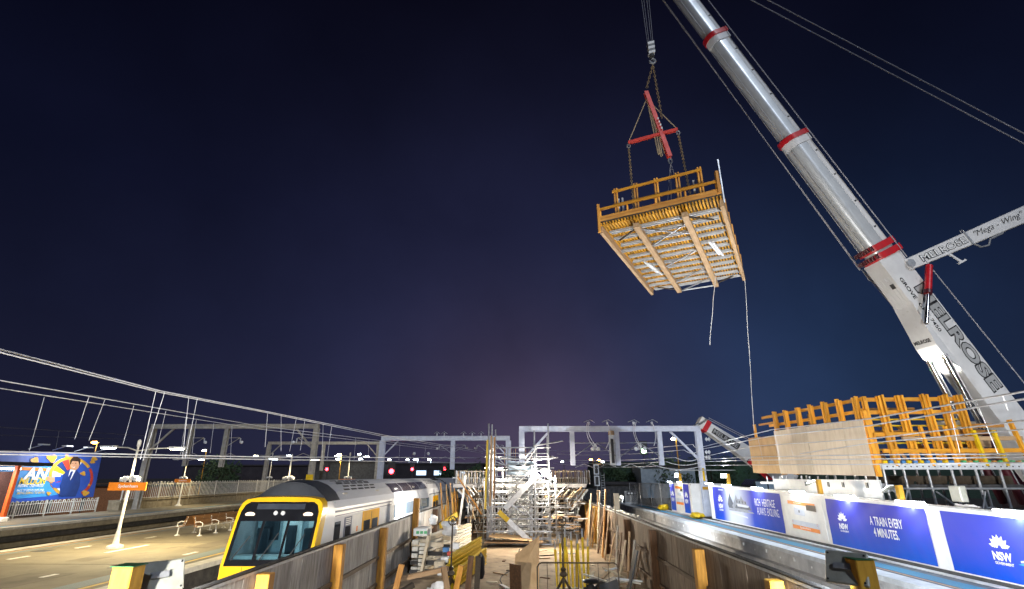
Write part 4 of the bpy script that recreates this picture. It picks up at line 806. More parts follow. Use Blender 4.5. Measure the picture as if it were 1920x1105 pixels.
# superstructure and carrier
pv = BP(-.12)
MB().prism([pv+V((-1.6, -1.5, -1.9)), pv+V((-1.6, -1.5, .2)), pv+V((.3, -1.5, 1.5)), pv+V((3.6, -1.5, 1.2)), pv+V((4.2, -1.5, -1.9))], (0, 3.0, 0)).build('superstructure', 'maroon', crane, bevel=.06)
MB().box(pv.x+2.6, pv.x+5, pv.y-2.2, pv.y+2.2, -2.0, .9).build('counterweight', 'maroon', crane, bevel=.08); MB().box(pv.x-6.5, pv.x+7, pv.y-1.5, pv.y+1.5, -2.2, -1.5).build('carrier_deck', 'maroon', crane, bevel=.06)
for i in range(6):
    for s in (-1.3, 1.3):
        wv = MB().lathe([(.62, -.22), (.68, -.12), (.68, .12), (.62, .22)], (pv.x-5.6+i*2.2, pv.y+s, PR+.68), 16, (0, 1, 0)).build('wheel', 'rubber', crane, smooth=True)
MB().box(pv.x-1.2, pv.x+.4, pv.y-3.2, pv.y-1.6, -1.4, 1.0).build('operator_cab', 'boom_white', crane, bevel=.08)

# ================================================================ HOOK, SPREADER AND LOAD
LC = V((8.085, 24.838, 0))
hk = thing('hook_block', 'black and white striped crane hook block high above the load', 'crane hook', LC+V((0, 0, 24.0)))
for i in range(5):
    z = 24.35+i*.18; MB().prism([LC+V((-.2, -.16, z)), LC+V((.2, -.16, z+.12)), LC+V((.2, -.16, z+.30)), LC+V((-.2, -.16, z+.18))], (0, .32, 0)).build('stripe_plate', 'sign_black' if i % 2 else 'white_paint', hk)
MB().tube(LC+V((0, 0, 24.2)), LC+V((0, 0, 24.6)), .16, 10).build('swivel', 'dark_grey', hk, smooth=True)
MB().path([LC+V((.17*math.cos(a), 0, 23.9+.17*math.sin(a))) for a in [math.radians(100-q) for q in range(0, 290, 24)]], .07, 8).build('hook', 'galv', hk, smooth=True)
for x in (-.24, -.1, .1, .24): pipe('hoist_rope', LC+V((x*.7, 0, 25.3)), tip+V((x*1.4, 0, -.4)), .014, 'rope', hk, 5)
A, B, Cc, D = V((3.611, 21.527, 11)), V((8.485, 19.047, 11)), V((12.655, 28.149, 11)), V((7.6, 30.624, 11))
ux = (B-A).normalized(); uy = (D-A).normalized(); uy = (uy-ux*uy.dot(ux)).normalized(); LW, LL = (B-A).length, (D-A).length
def Q(x, y, z): return A+ux*x+uy*y+V((0, 0, z))
def chain(name, p, q, r, m, par):
    p, q = V(p), V(q); n = max(2, int((q-p).length/.16)); d = (q-p)/n; mb = MB(); a = d.cross(V((.3, .9, .2))).normalized(); b = d.normalized().cross(a)
    for i in range(n):
        c = p+d*(i+.5); e = a if i % 2 else b; mb.path([c+d*.62*math.cos(k*math.tau/8)+e*.055*math.sin(k*math.tau/8) for k in range(8)], r, 4, closed=True)
    return mb.build(name, m, par)
sp = thing('spreader_beam', 'red crossed spreader beam hung with chains between hook and load', 'spreader beam', LC+V((0, 0, 18)))
m1, m2 = V((7.53, 25.0, 21.7)), V((8.40, 24.75, 16.95)); ibeam('main_beam', m1, m2, .24, .26, 'beam_red', sp, up=(0, 1, 0))
for k in range(4): MB().box(7.93+k*.05, 8.0+k*.05, 24.62, 24.66, 19.45-k*.22, 19.57-k*.22).build('white_mark', 'white_paint', sp)
c1, c2 = V((6.30, 25.35, 18.38)), V((8.97, 24.54, 18.66)); bar('cross_beam', c1, c2, .16, .18, 'beam_red', sp)
rg = V((7.53, 25.0, 21.2)); chain('chain', LC+V((0, 0, 23.65)), V((7.6, 24.98, 22.0)), .022, 'chain', sp); chain('chain', LC+V((0, 0, 23.65)), V((8.22, 24.75, 19.6)), .022, 'chain', sp)
for c in (c1, c2):
    MB().tube(rg, c, .03, 6).build('sling', 'sling', sp); MB().path([c+V((.09*math.cos(a), 0, -.22+.13*math.sin(a))) for a in [k*math.tau/10 for k in range(10)]], .035, 6, closed=True).build('shackle', 'galv', sp)
for k, dz in ((0, -4.0), (.12, -4.1), (.3, -3.9)): MB().path([rg+V((k*.3, -.05, 0)), rg+V((.14+k, -.1, dz*.5)), rg+V((.3+k*1.2, -.1, dz)), rg+V((.36+k*1.2, -.12, dz*.99)), rg+V((.3+k, -.14, dz*.5)), rg+V((.06, -.05, 0))], .035, 6).build('spare_sling', 'sling', sp, smooth=True)
sh_ = MB().path([m2+V((.1*math.cos(a), 0, -.25+.16*math.sin(a))) for a in [k*math.tau/10 for k in range(10)]], .04, 6, closed=True).build('shackle', 'galv', sp)
chain('chain', c1+V((0, 0, -.35)), Q(1.2, 2.2, .6), .022, 'chain', sp); chain('chain', c2+V((0, 0, -.35)), Q(4.0, 2.2, .6), .022, 'chain', sp)
for x, y in ((1.6, 6.5), (3.6, 6.5), (1.8, 8), (3.6, 8)): pipe('sling_leg', m2+V((0, 0, -.4)), Q(x, y, .5), .014, 'rope', sp, 5)
ld = thing('formwork_table', 'suspended formwork table with yellow joists, white steel walers and orange guard rails', 'formwork', LC+V((0, 0, 11)))
MB().prism([Q(.02, .02, .22), Q(LW-.02, .02, .22), Q(LW-.02, LL-.02, .22), Q(.02, LL-.02, .22)], (0, 0, .04)).build('deck_sheet', 'ply_dark', ld)
nj = 38
for i in range(nj): ibeam('joist', Q(.1+(LW-.2)*i/(nj-1), .05, .10), Q(.1+(LW-.2)*i/(nj-1), LL-.05, .10), .062, .16, 'joist_yellow', ld)
for i in range(12):
    y = .75+i*(LL-1.1)/11+random.uniform(-.05, .05)
    for o in (-.085, .085): bar('waler', Q(.12+random.uniform(0, .3), y+o, -.06), Q(LW-.12-random.uniform(0, .3), y+o, -.06), 0.06, .10, 'waler_grey', ld)
for x in (1.72, 3.85): bar('cross_beam', Q(x, .1, -.30), Q(x, LL+.05, -.30), .26, .22, 'beam_tan', ld)
for x in (.09, LW-.09): bar('edge_beam', Q(x, .1, -.14), Q(x, LL, -.14), .16, .34, 'beam_tan', ld)
for (a, b) in (((1.72, .3), (.6, 1.3)), ((1.72, LL-.3), (.7, LL-1.2)), ((3.85, .3), (4.9, 1.2)), ((3.85, LL-.3), (4.9, LL-1.1)), ((1.85, 2.6), (3.75, 1.0)), ((1.85, 5.6), (3.75, 4.2)), ((1.85, 8.3), (3.75, 6.8)), ((1.85, LL), (3.75, LL-1.4)), ((1.85, .6), (3.7, 2.1))):
    bar('brace', Q(a[0], a[1], -.32), Q(b[0], b[1], -.30), .07, .05, 'bark' if a[0] < 1.8 and b[0] < 1.8 or a[0] > 3 else 'galv', ld)
for x, y in ((.95, 4.6), (1.1, 5.0), (4.35, 3.6), (4.5, 3.8)): bar('loose_prop', Q(x, y, -.22), Q(x+.25, y+1.9, -.22), .10, .10, 'steel_white', ld)
bar('end_tie', Q(1.72, LL+.02, -.3), Q(3.85, LL+.02, -.3), .06, .06, 'steel_white', ld)
for y, zt, n in ((.06, .95, 5), (.62, 2.05, 5)):
    for z in (.45, zt-.06)+((1.25,) if zt > 1 else ()): bar('guard_rail', Q(.05 if y < .5 else .6, y, z), Q(LW-.1 if y < .5 else LW-.75, y, z), .05, .13, 'formwork_orange', ld)
    for i in range(n):
        x = .1+i*(LW-.3)/(n-1) if y < .5 else .75+i*(LW-1.6)/(n-1)
        for o in ((-.06, .06) if y > .5 else (0,)): bar('guard_post', Q(x+o, y+.06, .26), Q(x+o, y+.06, zt+(.12 if y > .5 else -.12)), .07, .09, 'formwork_orange', ld)
bar('toe_board', Q(.05, .03, .36), Q(LW-.05, .03, .36), .04, .24, 'timber_orange', ld)
for y in (4.5, LL-.3):
    bar('guard_rail', Q(.6, y, .95), Q(LW-.6, y, .95), .05, .13, 'timber_orange', ld)
bar('stop_end', Q(.03, .03, -.3), Q(.03, .03, 1.15), .12, .16, 'formwork_orange', ld); bar('stop_end', Q(LW-.12, .03, .3), Q(LW-.12, .03, 1.35), .12, .16, 'timber_orange', ld); bar('edge_pole', Q(LW+.02, .02, -.2), Q(LW+.02, .02, 1.9), .05, .05, 'galv', ld)
for x in (.8, 1.0, 4.3, 4.5): pipe('steel_prop', Q(x, .9, .3), Q(x, .9, 1.7), .05, 'steel_white', ld)
for i in range(7): bar('side_rail_post', Q(LW-.05, .6+i*1.4, .26), Q(LW-.05, .6+i*1.4, 1.0), .06, .06, 'timber_orange', ld)
for nm, p, q in (('long', Q(LW-.05, LL-.1, -.3), V((12.0, 27.6, 2.25))), ('short', Q(4.0, LL-1.5, -.3), V((10.15, 27.2, 6.7)))):
    pts = [p+(q-p)*(k/8)+V((.012*math.sin(k*1.7), .01*math.cos(k*2.3), 0)) for k in range(9)]
    one('tag_rope', MB().path(pts, .016, 5), 'plastic_white', f'{nm} white tag rope hanging from the suspended formwork', 'rope', smooth=True)

# ================================================================ FORMWORK BOX ON THE RIGHT
K = 1.08; ORG = 'formwork_orange'
fw = thing('formwork_box', 'plywood and orange timber formwork box on scaffolding above the hoarding', 'formwork', (16, 22, 0))
c0 = V((14.2, 22.14, 0)); wdir = V((-.130, .9915, 0)); wn_ = V((-wdir.y, wdir.x, 0))   # wn_: outward (towards the tracks)
W_ = lambda u, z, o=0: c0+wdir*u+wn_*o+V((0, 0, z))
for i, (a, b, z1) in enumerate(((0, 1.22, 2.24), (1.22, 2.44, 2.26), (2.44, 3.66, 2.27), (3.66, 4.88, 2.28), (4.88, 6.3, 2.28), (6.3, 7.6, 2.06), (7.6, 8.85, 2.08))):
    MB().prism([W_(a+.011, .02+.02*a, 0), W_(b-.011, .02+.02*b, 0), W_(b-.011, z1, 0), W_(a+.011, z1, 0)], wn_*(.021+.008*(i % 2))).build('plywood_sheet', 'ply' if i < 5 else 'ply_warm', fw)
for i in range(7):
    u = .35+i*.97
    for o in (-.075, .075): ibeam('soldier', W_(u+o, .1, -.12), W_(u+o+random.uniform(-.03, .03), 3.27+random.uniform(-.08, .03), -.12), .08, .16, ORG, fw, up=wn_)
for z in (2.62, 3.1): bar('waler', W_(-.1, z, -.25), W_(7.0 if z < 3 else 7.6, z, -.25), .06, .14, ORG, fw)
bar('end_stud', W_(8.2, 1.7, -.1), W_(8.2, 2.8, -.1), .12, .1, ORG, fw); bar('outrigger', W_(6.2, 2.75, -.2), W_(7.9, 2.75, -.2), .05, .1, ORG, fw)
for i in range(4): bar('stud', W_(4.4+i*.9, 2.2, -.8), W_(4.4+i*.9, 2.95, -.8), .12, .12, 'timber_orange', fw)
bar('waler', W_(3.8, 2.7, -.85), W_(7.6, 2.7, -.85), .06, .12, 'timber_orange', fw)
# near side: open timber frame
NX = [15.17, 15.97, 17.03, 17.77, 18.4]
for x in NX:
    for o in (-.1, .1): ibeam('soldier', (x+o, 22.15, .35), (x+o-.05+random.uniform(-.03, .03), 22.15, 3.27+random.uniform(-.06, .03)), .08, .2, ORG, fw, up=(0, 1, 0))
ibeam('corner_post', (14.32, 22.1, .0), (14.25, 22.1, 2.6), .14, .2, ORG, fw, up=(0, 1, 0)); ibeam('corner_post', (14.5, 22.2, .3), (14.45, 22.2, 3.2), .14, .2, ORG, fw, up=(0, 1, 0))
for z, x0, x1, m, y in ((3.08, 14.5, 18.4, ORG, 22.3), (2.55, 14.3, 18.3, ORG, 22.32), (1.62, 14.4, 16.2, ORG, 21.98), (1.45, 15.5, 20.3, 'beam_tan', 21.96), (.98, 14.6, 20.2, ORG, 21.96), (2.0, 18.4, 20.1, 'timber_orange', 22.4), (1.75, 14.3, 20.0, 'timber_orange', 22.7), (2.8, 14.8, 17.5, 'timber_orange', 23.6)): bar('waler', (x0, y, z), (x1, y, z+.02), .09, .16, m, fw)
for x in (14.95, 16.4, 17.4): bar('stud', (x, 21.9, .4), (x-.12, 21.9, 1.95), .1, .14, ORG, fw)
for x in (18.5, 19.3): bar('stud', (x, 21.88, .4), (x-.14, 21.88, 1.78), .1, .15, 'prop_yellow', fw)
bar('stud', (20.25, 21.9, .45), (19.95, 21.9, 2.2), .11, .15, ORG, fw)
for i in range(5): bar('brace', (15.0+i*1.05, 22.6, .45), (14.4+i*1.05, 23.0, 1.9), .08, .12, 'timber_orange', fw)
for i in range(2): bar('brace', (15.9+i*1.9, 23.6, .45), (15.2+i*1.9, 24.4, 2.2), .08, .12, 'timber_orange', fw)
for z in (2.28, 2.02, 1.32, 1.05): pipe('yellow_tie', (14.5, 22.5, z), (18.5, 22.5, z), .035, 'prop_yellow', fw)
for i in range(4): MB().box(18.45, 20.6, 24.2+.02*i, 24.26+.02*i, .55+i*.46, .98+i*.46).build('plywood_sheet', 'ply_pale', fw)
for i in range(3): MB().box(18.3+i*.02, 20.4, 23.3+i*.3, 23.36+i*.3, .7+i*.5, 1.02+i*.5).build('board', 'timber', fw)
for x in (18.9, 19.8): pipe('tie_rod', (x, 23.9, .5), (x-.1, 23.9, 2.0), .03, 'galv', fw)
wb_ = MB().prism([(14.35, 21.85, .27), (20.35, 21.85, .27), (20.35, 21.85, .50), (14.35, 21.85, .50)], (0, .12, 0)).build('steel_waler', 'steel_white', fw)
for i in range(25): MB().lathe([(.03, 0), (.03, .006)], (14.55+i*.235, 21.85, .38), 8, (0, -1, 0)).build('hole', 'letter_black', wb_)
for i in range(24): MB().box(14.5+i*.24, 14.64+i*.24, 21.9, 22.0, .50, .61).build('packer', ('prop_yellow', 'sack_blue')[i % 2] if i < 12 else ('timber_orange', 'box_green')[i % 2], fw)
# scaffold beneath
scf = thing('support_scaffold', 'galvanised tube scaffold carrying the formwork box behind the hoarding', 'scaffold', (16, 22, PR))
for x in (14.5, 15.3, 16.25, 17.2, 18.15, 19.1, 20.0):
    for y in (22.05, 24.0): pipe('standard', (x, y, PR), (x, y, .27), .05, 'galv', scf)
for y in (22.02, 24.0):
    for z in (-.45, -1.25, -2.1): pipe('ledger', (14.4, y, z), (20.1, y, z), .04, 'galv', scf)
for x0, x1, z0, z1 in ((14.6, 16.3, -.5, -1.9), (16.3, 17.9, -.55, -1.9), (18.2, 17.5, -.55, -2.2), (20.0, 19.2, -.5, -2.2), (15.2, 14.6, -.5, -1.8)): pipe('brace', (x0, 21.95, z0), (x1, 21.95, z1), .035, 'galv', scf)
for i in range(4):
    u = 1.0+i*2.0
    for o in (-.5, -1.6): p = W_(u, 0, o); pipe('standard', (max(p.x, 13.75), p.y, PR), (max(p.x, 13.75), p.y, .05), .05, 'galv', scf)
for z in (-.08,): bar('platform_beam', (14.4, 23.0, z), (20.2, 23.0, z), .3, .22, 'bark', scf); bar('platform_beam', (14.4, 22.5, z-.28), (20.2, 22.5, z-.28), .12, .12, 'dark_grey', scf)
for i in range(4): MB().box(15.0+i*1.35, 16.2+i*1.35, 22.9, 23.0, -.42, .02).build('side_board', 'bark', scf)
for i in range(14): pipe('head_jack', W_(.3+i*.6, -.35, -.3), W_(.3+i*.6, .02, -.3), .04, 'galv', scf)
bar('head_beam', W_(0, -.32, -.3), W_(8.7, -.32, -.3), .12, .12, 'steel_white', scf)

# ================================================================ SECOND CRANE
cr2_ = thing('small_crane', 'small white mobile crane with lowered boom behind the hoarding', 'crane', (20, 45, PR))
ba, bb_ = V((15.5, 45, 4.15)), V((22.2, 45, -.55)); dv = (bb_-ba).normalized(); dn = V((0, 1, 0)).cross(dv); dn = dn if dn.z > 0 else -dn
bm2 = MB().prism([ba+dn*.42, ba-dn*.38, bb_-dn*.8, bb_+dn*.75], (0, .9, 0)).build('boom', 'boom_white', cr2_, bevel=.03)
MB().prism([ba+dn*.5, ba-dn*.45, ba-dn*.45-dv*.5, ba+dn*.5-dv*.5], (0, .9, 0)).build('boom_head', 'white_paint', cr2_); MB().prism([ba+dn*.5+V((0, -.03, 0)), ba-dn*.45+V((0, -.03, 0)), ba-dn*.45+dv*.4+V((0, -.03, 0)), ba+dn*.5+dv*.4+V((0, -.03, 0))], (0, .96, 0)).build('collar', 'crane_red', cr2_)
MB().prism([ba+dv*.75+dn*.22+V((0, -.006, 0)), ba+dv*.75-dn*.24+V((0, -.006, 0)), ba+dv*3.2-dn*.28+V((0, -.006, 0)), ba+dv*3.2+dn*.26+V((0, -.006, 0))], (0, .005, 0)).build('name_plate', 'letter_black', bm2)
text('MELROSE', ba+dv*.85-dn*.18+V((0, -.012, 0)), dv, dn, .36, 'letter_grey', bm2, width=2.25, bold=.03, ext=0)
pipe('luff_cylinder', ba+dv*4.3-dn*.5, V((21.4, 44.9, -1.4)), .2, 'crane_red', cr2_); pipe('luff_rod', ba+dv*4.2-dn*.5, ba+dv*5.6-dn*1.0, .12, 'chrome', cr2_)
for o in (.55, .7): pipe('hoist_rope', ba+dn*o, bb_+dn*(1.0+o), .03, 'rope', cr2_, 5)
for k in range(5): pipe('head_sheave', ba-dv*(.1+.1*k)+dn*(.4-k*.2), ba-dv*(.1+.1*k)+dn*(.4-k*.2)+V((0, .9, 0)), .12, 'galv', cr2_)
cab2 = MB().prism([(18.3, 44, -2.3), (18.3, 44, -.6), (18.7, 44, -.22), (21.2, 44, -.22), (21.4, 44, -2.3)], (0, 2.2, 0)).build('driver_cab', 'window_dark', cr2_, bevel=.05)
MB().box(18.62, 19.5, 43.97, 44, -1.1, -.38).build('side_window', 'window_pale', cab2); MB().box(19.62, 20.4, 43.97, 44, -1.1, -.38).build('side_window', 'window_pale', cab2)
MB().box(20.8, 24, 44, 46.6, -2.3, -.8).build('engine_deck', 'maroon', cr2_, bevel=.05)
for x in (18.9, 20.2, 22.4, 23.6): MB().lathe([(.5, -.15), (.55, 0), (.5, .15)], (x, 44.2, PR+.5), 12, (0, 1, 0)).build('wheel', 'rubber', cr2_)

# ================================================================ OVERHEAD LINE GANTRIES
def insulator(p, q, par, m='porcelain', r=.09, n=5):
    p, q = V(p), V(q); d = (q-p).normalized(); L_ = (q-p).length; prof = []
    for i in range(n): z = L_*i/n; prof += [(.035, z), (r, z+L_/n*.35), (.035, z+L_/n*.8)]
    return MB().lathe(prof, p, 10, d).build('insulator', m, par)
def cantilever(p, s, Y, par, m):
    """registration arm with insulator, p top anchor on the drop post, s side (+1 right)"""
    x, z = p; a = V((x, Y, z)); b = V((x, Y, z-.95)); e = V((x+s*1.45, Y, z+.02))
    MB().tube(a, e, .035, 6).build('stay_tube', m, par); MB().tube(b, e, .035, 6).build('strut_tube', m, par)
    insulator(e+V((s*.05, 0, -.05)), e+V((s*.1, 0, -.55)), par); MB().lathe([(.13, 0), (.15, .08), (.06, .14)], e+V((s*.32, -.1, -.45)), 10, (0, -1, 0)).build('pulley', 'porcelain', par)
    MB().path([V((x, Y, z-1.75)), V((x+s*.7, Y, z-1.5)), V((x+s*1.5, Y, z-1.85))], .03, 6).build('steady_arm', m, par)
def gantry(name, label, Y, xl, xr, zt, hb, legs, drops, m, zb, wleg=.42, brace=((0, 1), (1, -1))):
    t = thing(name, label, 'gantry', ((xl+xr)/2, Y, zt), 'overhead line gantries')
    ibeam('cross_beam', (xl-.2, Y, zt-hb/2), (xr+.2, Y, zt-hb/2), wleg*.9, hb, m, t, web=.9, fl=.12)
    for x, z in legs: ibeam('leg', (x, Y, z), (x, Y, zt-hb), wleg, wleg, m, t, up=(0, 1, 0), web=.5, fl=.12); MB().box(x-.4, x+.4, Y-.4, Y+.4, z, z+.06).build('base_plate', m, t)
    for x, z in drops: ibeam('drop_post', (x, Y, z), (x, Y, zt-hb), wleg*.8, wleg*.8, m, t, up=(0, 1, 0), web=.5, fl=.12)
    for i, s in brace: x = (xl, xr)[i]; bar('knee_brace', (x, Y, zt-hb-1.9*1.15), (x+s*2.1, Y, zt-hb), .14, .16, m, t)
    return t
g1 = gantry('line_gantry', 'pale blue steel gantry spanning the right track beside the hoarding', 40.69, -.05, 13.4, 3.66, .40, ((-.05, 1.0), (13.4, PR)), ((3.8, .8), (7.2, .8), (10.45, .8)), 'gantry', 0, brace=((0, 1), (1, -1)))
MB().box(6.62, 6.98, 40.5, 40.9, .8, 3.0).build('counterweight_guide', 'steel_white', g1); MB().box(6.7, 6.9, 40.44, 40.5, .95, 2.7).build('guide_gap', 'dark_grey', g1); MB().lathe([(.22, 0), (.22, .3)], (6.8, 40.6, 3.0), 12).build('tension_wheel', 'beam_tan', g1)
for x, s in ((3.95, 1), (7.05, -1), (7.4, 1), (10.3, -1)): cantilever((x, 2.4), s, 40.5, g1, 'galv')
for x in (5.2, 6.6, 8.6, 10.0): MB().path([(x-.5, 40.5, 3.95), (x, 40.4, 4.12), (x+.35, 40.4, 3.9)], .03, 6).build('bracket', 'galv', g1); insulator((x-.1, 40.4, 3.75), (x-.1, 40.4, 4.0), g1, r=.11, n=2)
for a, b, c in (((5.0, 3.95), (4.6, 2.8), (5.6, 1.9)), ((5.1, 3.95), (4.75, 2.9), (5.8, 1.95)), ((6.5, 3.95), (6.9, 3.0), (6.3, 2.0)), ((8.6, 3.95), (8.2, 2.9), (8.9, 2.1)), ((8.7, 3.95), (8.35, 2.9), (9.0, 2.1)), ((9.9, 3.95), (10.3, 3.0), (9.9, 2.2))):
    P0, P1, P2 = (V((p[0], 40.35, p[1])) for p in (a, b, c)); MB().path([P0*(1-k)**2+P1*2*k*(1-k)+P2*k*k for k in [q/9 for q in range(10)]], .026, 6).build('jumper_cable', 'wire', g1, smooth=True)
MB().box(13.2, 13.6, 40.4, 40.46, -.9, -.7).build('number_plate', 'post_bright', g1); MB().box(13.33, 13.47, 40.42, 40.47, -.3, .6).build('warning_strip', 'prop_yellow', g1)
MB().box(11.2, 15.6, 40.0, 41.4, .42, .48).build('anti_climb_guard', 'galv', g1)
g2 = gantry('line_gantry', 'weathered steel gantry over the far left tracks beyond the white railing', 53.5, -37.9, -21.0, 5.08, .45, ((-37.9, PL), (-21.0, PL)), ((-33.9, 1.0), (-30.2, .9)), 'gantry_l', 0, wleg=.5)
for x, s in ((-33.8, 1), (-30.1, 1), (-21.3, -1)): cantilever((x, 3.7), s, 53.3, g2, 'gantry_l')
MB().box(-21.35, -20.65, 53.15, 53.2, -1.2, .2).build('warning_strip', 'prop_yellow', g2)
g3 = gantry('line_gantry', 'distant lilac grey gantry above the train roof', 72, -19.0, -1.9, 5.2, .6, ((-19.0, PL), (-1.9, GZ)), ((-9.4, .9), (-4.3, 1.2)), 'gantry', 0, wleg=.7)
for x, s in ((-9.2, 1), (-9.7, -1), (-4.6, -1), (-4.1, 1)): cantilever((x, 4.0), s, 71.7, g3, 'galv')
for x in (-11.6, -10.6, -8.0, -6.8, -5.6): MB().path([(x-.4, 71.7, 5.5), (x, 71.7, 5.75), (x+.4, 71.7, 5.5)], .04, 6).build('bracket', 'galv', g3); insulator((x, 71.7, 5.2), (x, 71.7, 5.6), g3, r=.14, n=2)
for x in (-14.5, -12.6): MB().lathe([(.16, 0), (.2, .1), (.06, .2)], (x, 71.6, 2.9), 10, (0, -1, 0)).build('pulley', 'porcelain', g3)
g4 = gantry('line_gantry', 'rust brown gantry post row in the far left distance', 96, -46, -26, 6.0, .5, ((-46, PL), (-26, PL)), ((-36, 1.0),), 'gantry_l', 0, wleg=.6)

# overhead wires (each a thing: one conductor), with their droppers
def wire(name, label, pts, r=.018, m='wire', sag=0, group='overhead line wires', droppers=(), dr=.011):
    P = [V(p) for p in pts]; out = []
    for a, b in zip(P[:-1], P[1:]):
        for k in range(8): f = k/8; p = a+(b-a)*f; p.z -= sag*4*f*(1-f); out.append(p)
    out.append(P[-1]); o = one(name, MB().path(out, r, 6), m, label, 'wire', group, smooth=True)
    for d in droppers: MB().path([V(x) for x in d], dr, 5).build('dropper', m, o, smooth=True)
    return o
def Wp(px, py, X=None, Y=None): return atx(px, py, X) if X is not None else aty(px, py, Y)
def drop(pa, Y, pb): return (aty(*pa, Y), aty(*pb, Y))
far1 = aty(905, 847, 71.9)
wire('messenger_wire', 'upper of the paired bright wires sweeping down from the left edge', [Wp(-60, 640, X=-14.6), Wp(300, 733, Y=19.5), Wp(480, 768, Y=26), Wp(720, 816, Y=46), far1], .024,
     droppers=[drop((293, 731), 19.3, (263, 862)), drop((309, 735), 19.6, (268, 864)), drop((354, 745), 21, (342, 860)), drop((370, 748), 21.4, (347, 860)), drop((502, 773), 27, (497, 838)), drop((527, 777), 28.3, (527, 846)), drop((556, 783), 30, (543, 847)), drop((572, 786), 31, (563, 845)), drop((606, 795), 34, (604, 862)), drop((622, 799), 35, (613, 862))])
wire('messenger_wire', 'lower of the paired bright wires sweeping down from the left edge', [Wp(-60, 646, X=-14.3), Wp(300, 736, Y=19.5), Wp(480, 770, Y=26), Wp(720, 819, Y=46), aty(905, 850, 71.9)], .02)
wire('messenger_wire', 'upper of the two wires crossing the left sky below the bright pair', [Wp(-60, 703, X=-19), Wp(480, 798, Y=38), aty(840, 842, 71.9)], .022,
     droppers=[drop((167, 744), 23, (140, 824)), drop((197, 749), 24, (167, 826)), drop((251, 761), 26, (230, 835)), drop((311, 771), 29, (292, 850)), drop((667, 822), 52, (664, 862)), drop((692, 826), 56, (690, 862)), drop((750, 832), 60, (748, 863)), drop((798, 838), 66, (796, 862))])
wire('messenger_wire', 'lower of the two wires crossing the left sky below the bright pair', [Wp(-60, 719, X=-21), Wp(480, 804, Y=40), aty(835, 845, 71.9)], .02,
     droppers=[drop((83, 745), 23, (55, 845)), drop((349, 785), 33, (338, 855)), drop((368, 788), 34, (360, 850)), drop((401, 794), 36, (394, 850)), drop((435, 799), 38, (432, 862))])
wire('contact_wire', 'thick contact wire running just above the train roof', [Wp(-60, 846, X=-17), Wp(480, 857, Y=30), aty(900, 859, 71.9)], .03)
wire('contact_wire', 'thinner contact wire just below the thick one on the left', [Wp(-60, 851, X=-16.5), Wp(480, 862, Y=30), aty(900, 868, 71.9)], .02)
wire('contact_wire', 'lowest contact wire crossing behind the near lamp post', [Wp(240, 857, Y=26), aty(640, 863, 44), aty(890, 870, 71.9)], .016)
wire('feeder_wire', 'faint upper wire across the dark left sky', [Wp(-60, 798, X=-38), Wp(270, 817, Y=53.3)], .02, 'wire_dark', droppers=[drop((111, 808), 43, (104, 845))])
wire('feeder_wire', 'faint lower wire across the dark left sky', [Wp(-60, 814, X=-38), Wp(240, 824, Y=53.3)], .018, 'wire_dark')
RW = [('upper messenger wire on the right, passing in front of the plywood box', [(1318, 838, 40.4), (1447, 806, 24.5), (1633, 785, 15.2), (1980, 724, 8.6)], .020),
      ('second messenger wire on the right, just under the upper one', [(1318, 842, 40.4), (1447, 818, 25), (1633, 798, 15.5), (1980, 738, 8.7)], .020),
      ('third wire on the right, crossing the middle of the plywood box', [(1318, 857, 40.4), (1410, 837, 27), (1640, 822, 15.6), (1980, 782, 8.8)], .016),
      ('fourth wire on the right, rising across the orange frame', [(1500, 851, 21), (1640, 830, 15.4), (1980, 800, 8.9)], .014),
      ('upper contact wire on the right, level across the plywood box', [(1318, 862, 40.4), (1410, 857, 27), (1640, 853, 15.8), (1980, 851, 9)], .017),
      ('middle contact wire on the right, level across the plywood box', [(1318, 866, 40.4), (1410, 863, 27), (1640, 861, 15.8), (1980, 856, 9)], .017),
      ('lowest contact wire on the right, level across the plywood box', [(1318, 873, 40.4), (1410, 872, 27), (1640, 871, 15.8), (1980, 867, 9)], .017)]
DR = {0: [((1419, 812), 27, (1430, 861)), ((1452, 806), 24, (1462, 862)), ((1830, 752), 10.8, (1872, 853)), ((1880, 742), 9.9, (1890, 770))], 1: [((1484, 844), 21.5, (1488, 856)), ((1782, 776), 11.5, (1800, 850))], 4: [((1423, 864), 26, (1424, 872)), ((1440, 864), 25, (1441, 872))]}
for i, (lb, pts, r) in enumerate(RW): wire('messenger_wire' if i < 4 else 'contact_wire', lb, [aty(*p) for p in pts], r, 'wire', droppers=[drop(a, y, b) for a, y, b in DR.get(i, ())], dr=.006)
for i, (z, x0) in enumerate(((2.3, 2), (1.9, 3.5), (1.35, 2), (1.05, 4.5), (.75, 3))): wire('contact_wire', f'short wire strung through the pale blue gantry, {ORD[i]} from the top', [(x0+1.0, 70, z+.9), (12.9-.7*i, 40.6, z), (13.3, 40.3, z)], .022, 'wire', sag=.25)
for i, (px, py) in enumerate(((1322, 824), (1322, 848), (1322, 858))): 
    c = aty(px, py, 40.3); one('line_insulator', MB().lathe([(.05, 0), (.16, .1), (.05, .18), (.16, .3), (.05, .4)], c, 10, (1, 0, 0)), 'porcelain', f'white disc insulator beside the pale blue gantry leg, {ORD[i]} from the top', 'insulator', 'insulators by the gantry leg')
c = aty(1326, 858, 40.2)

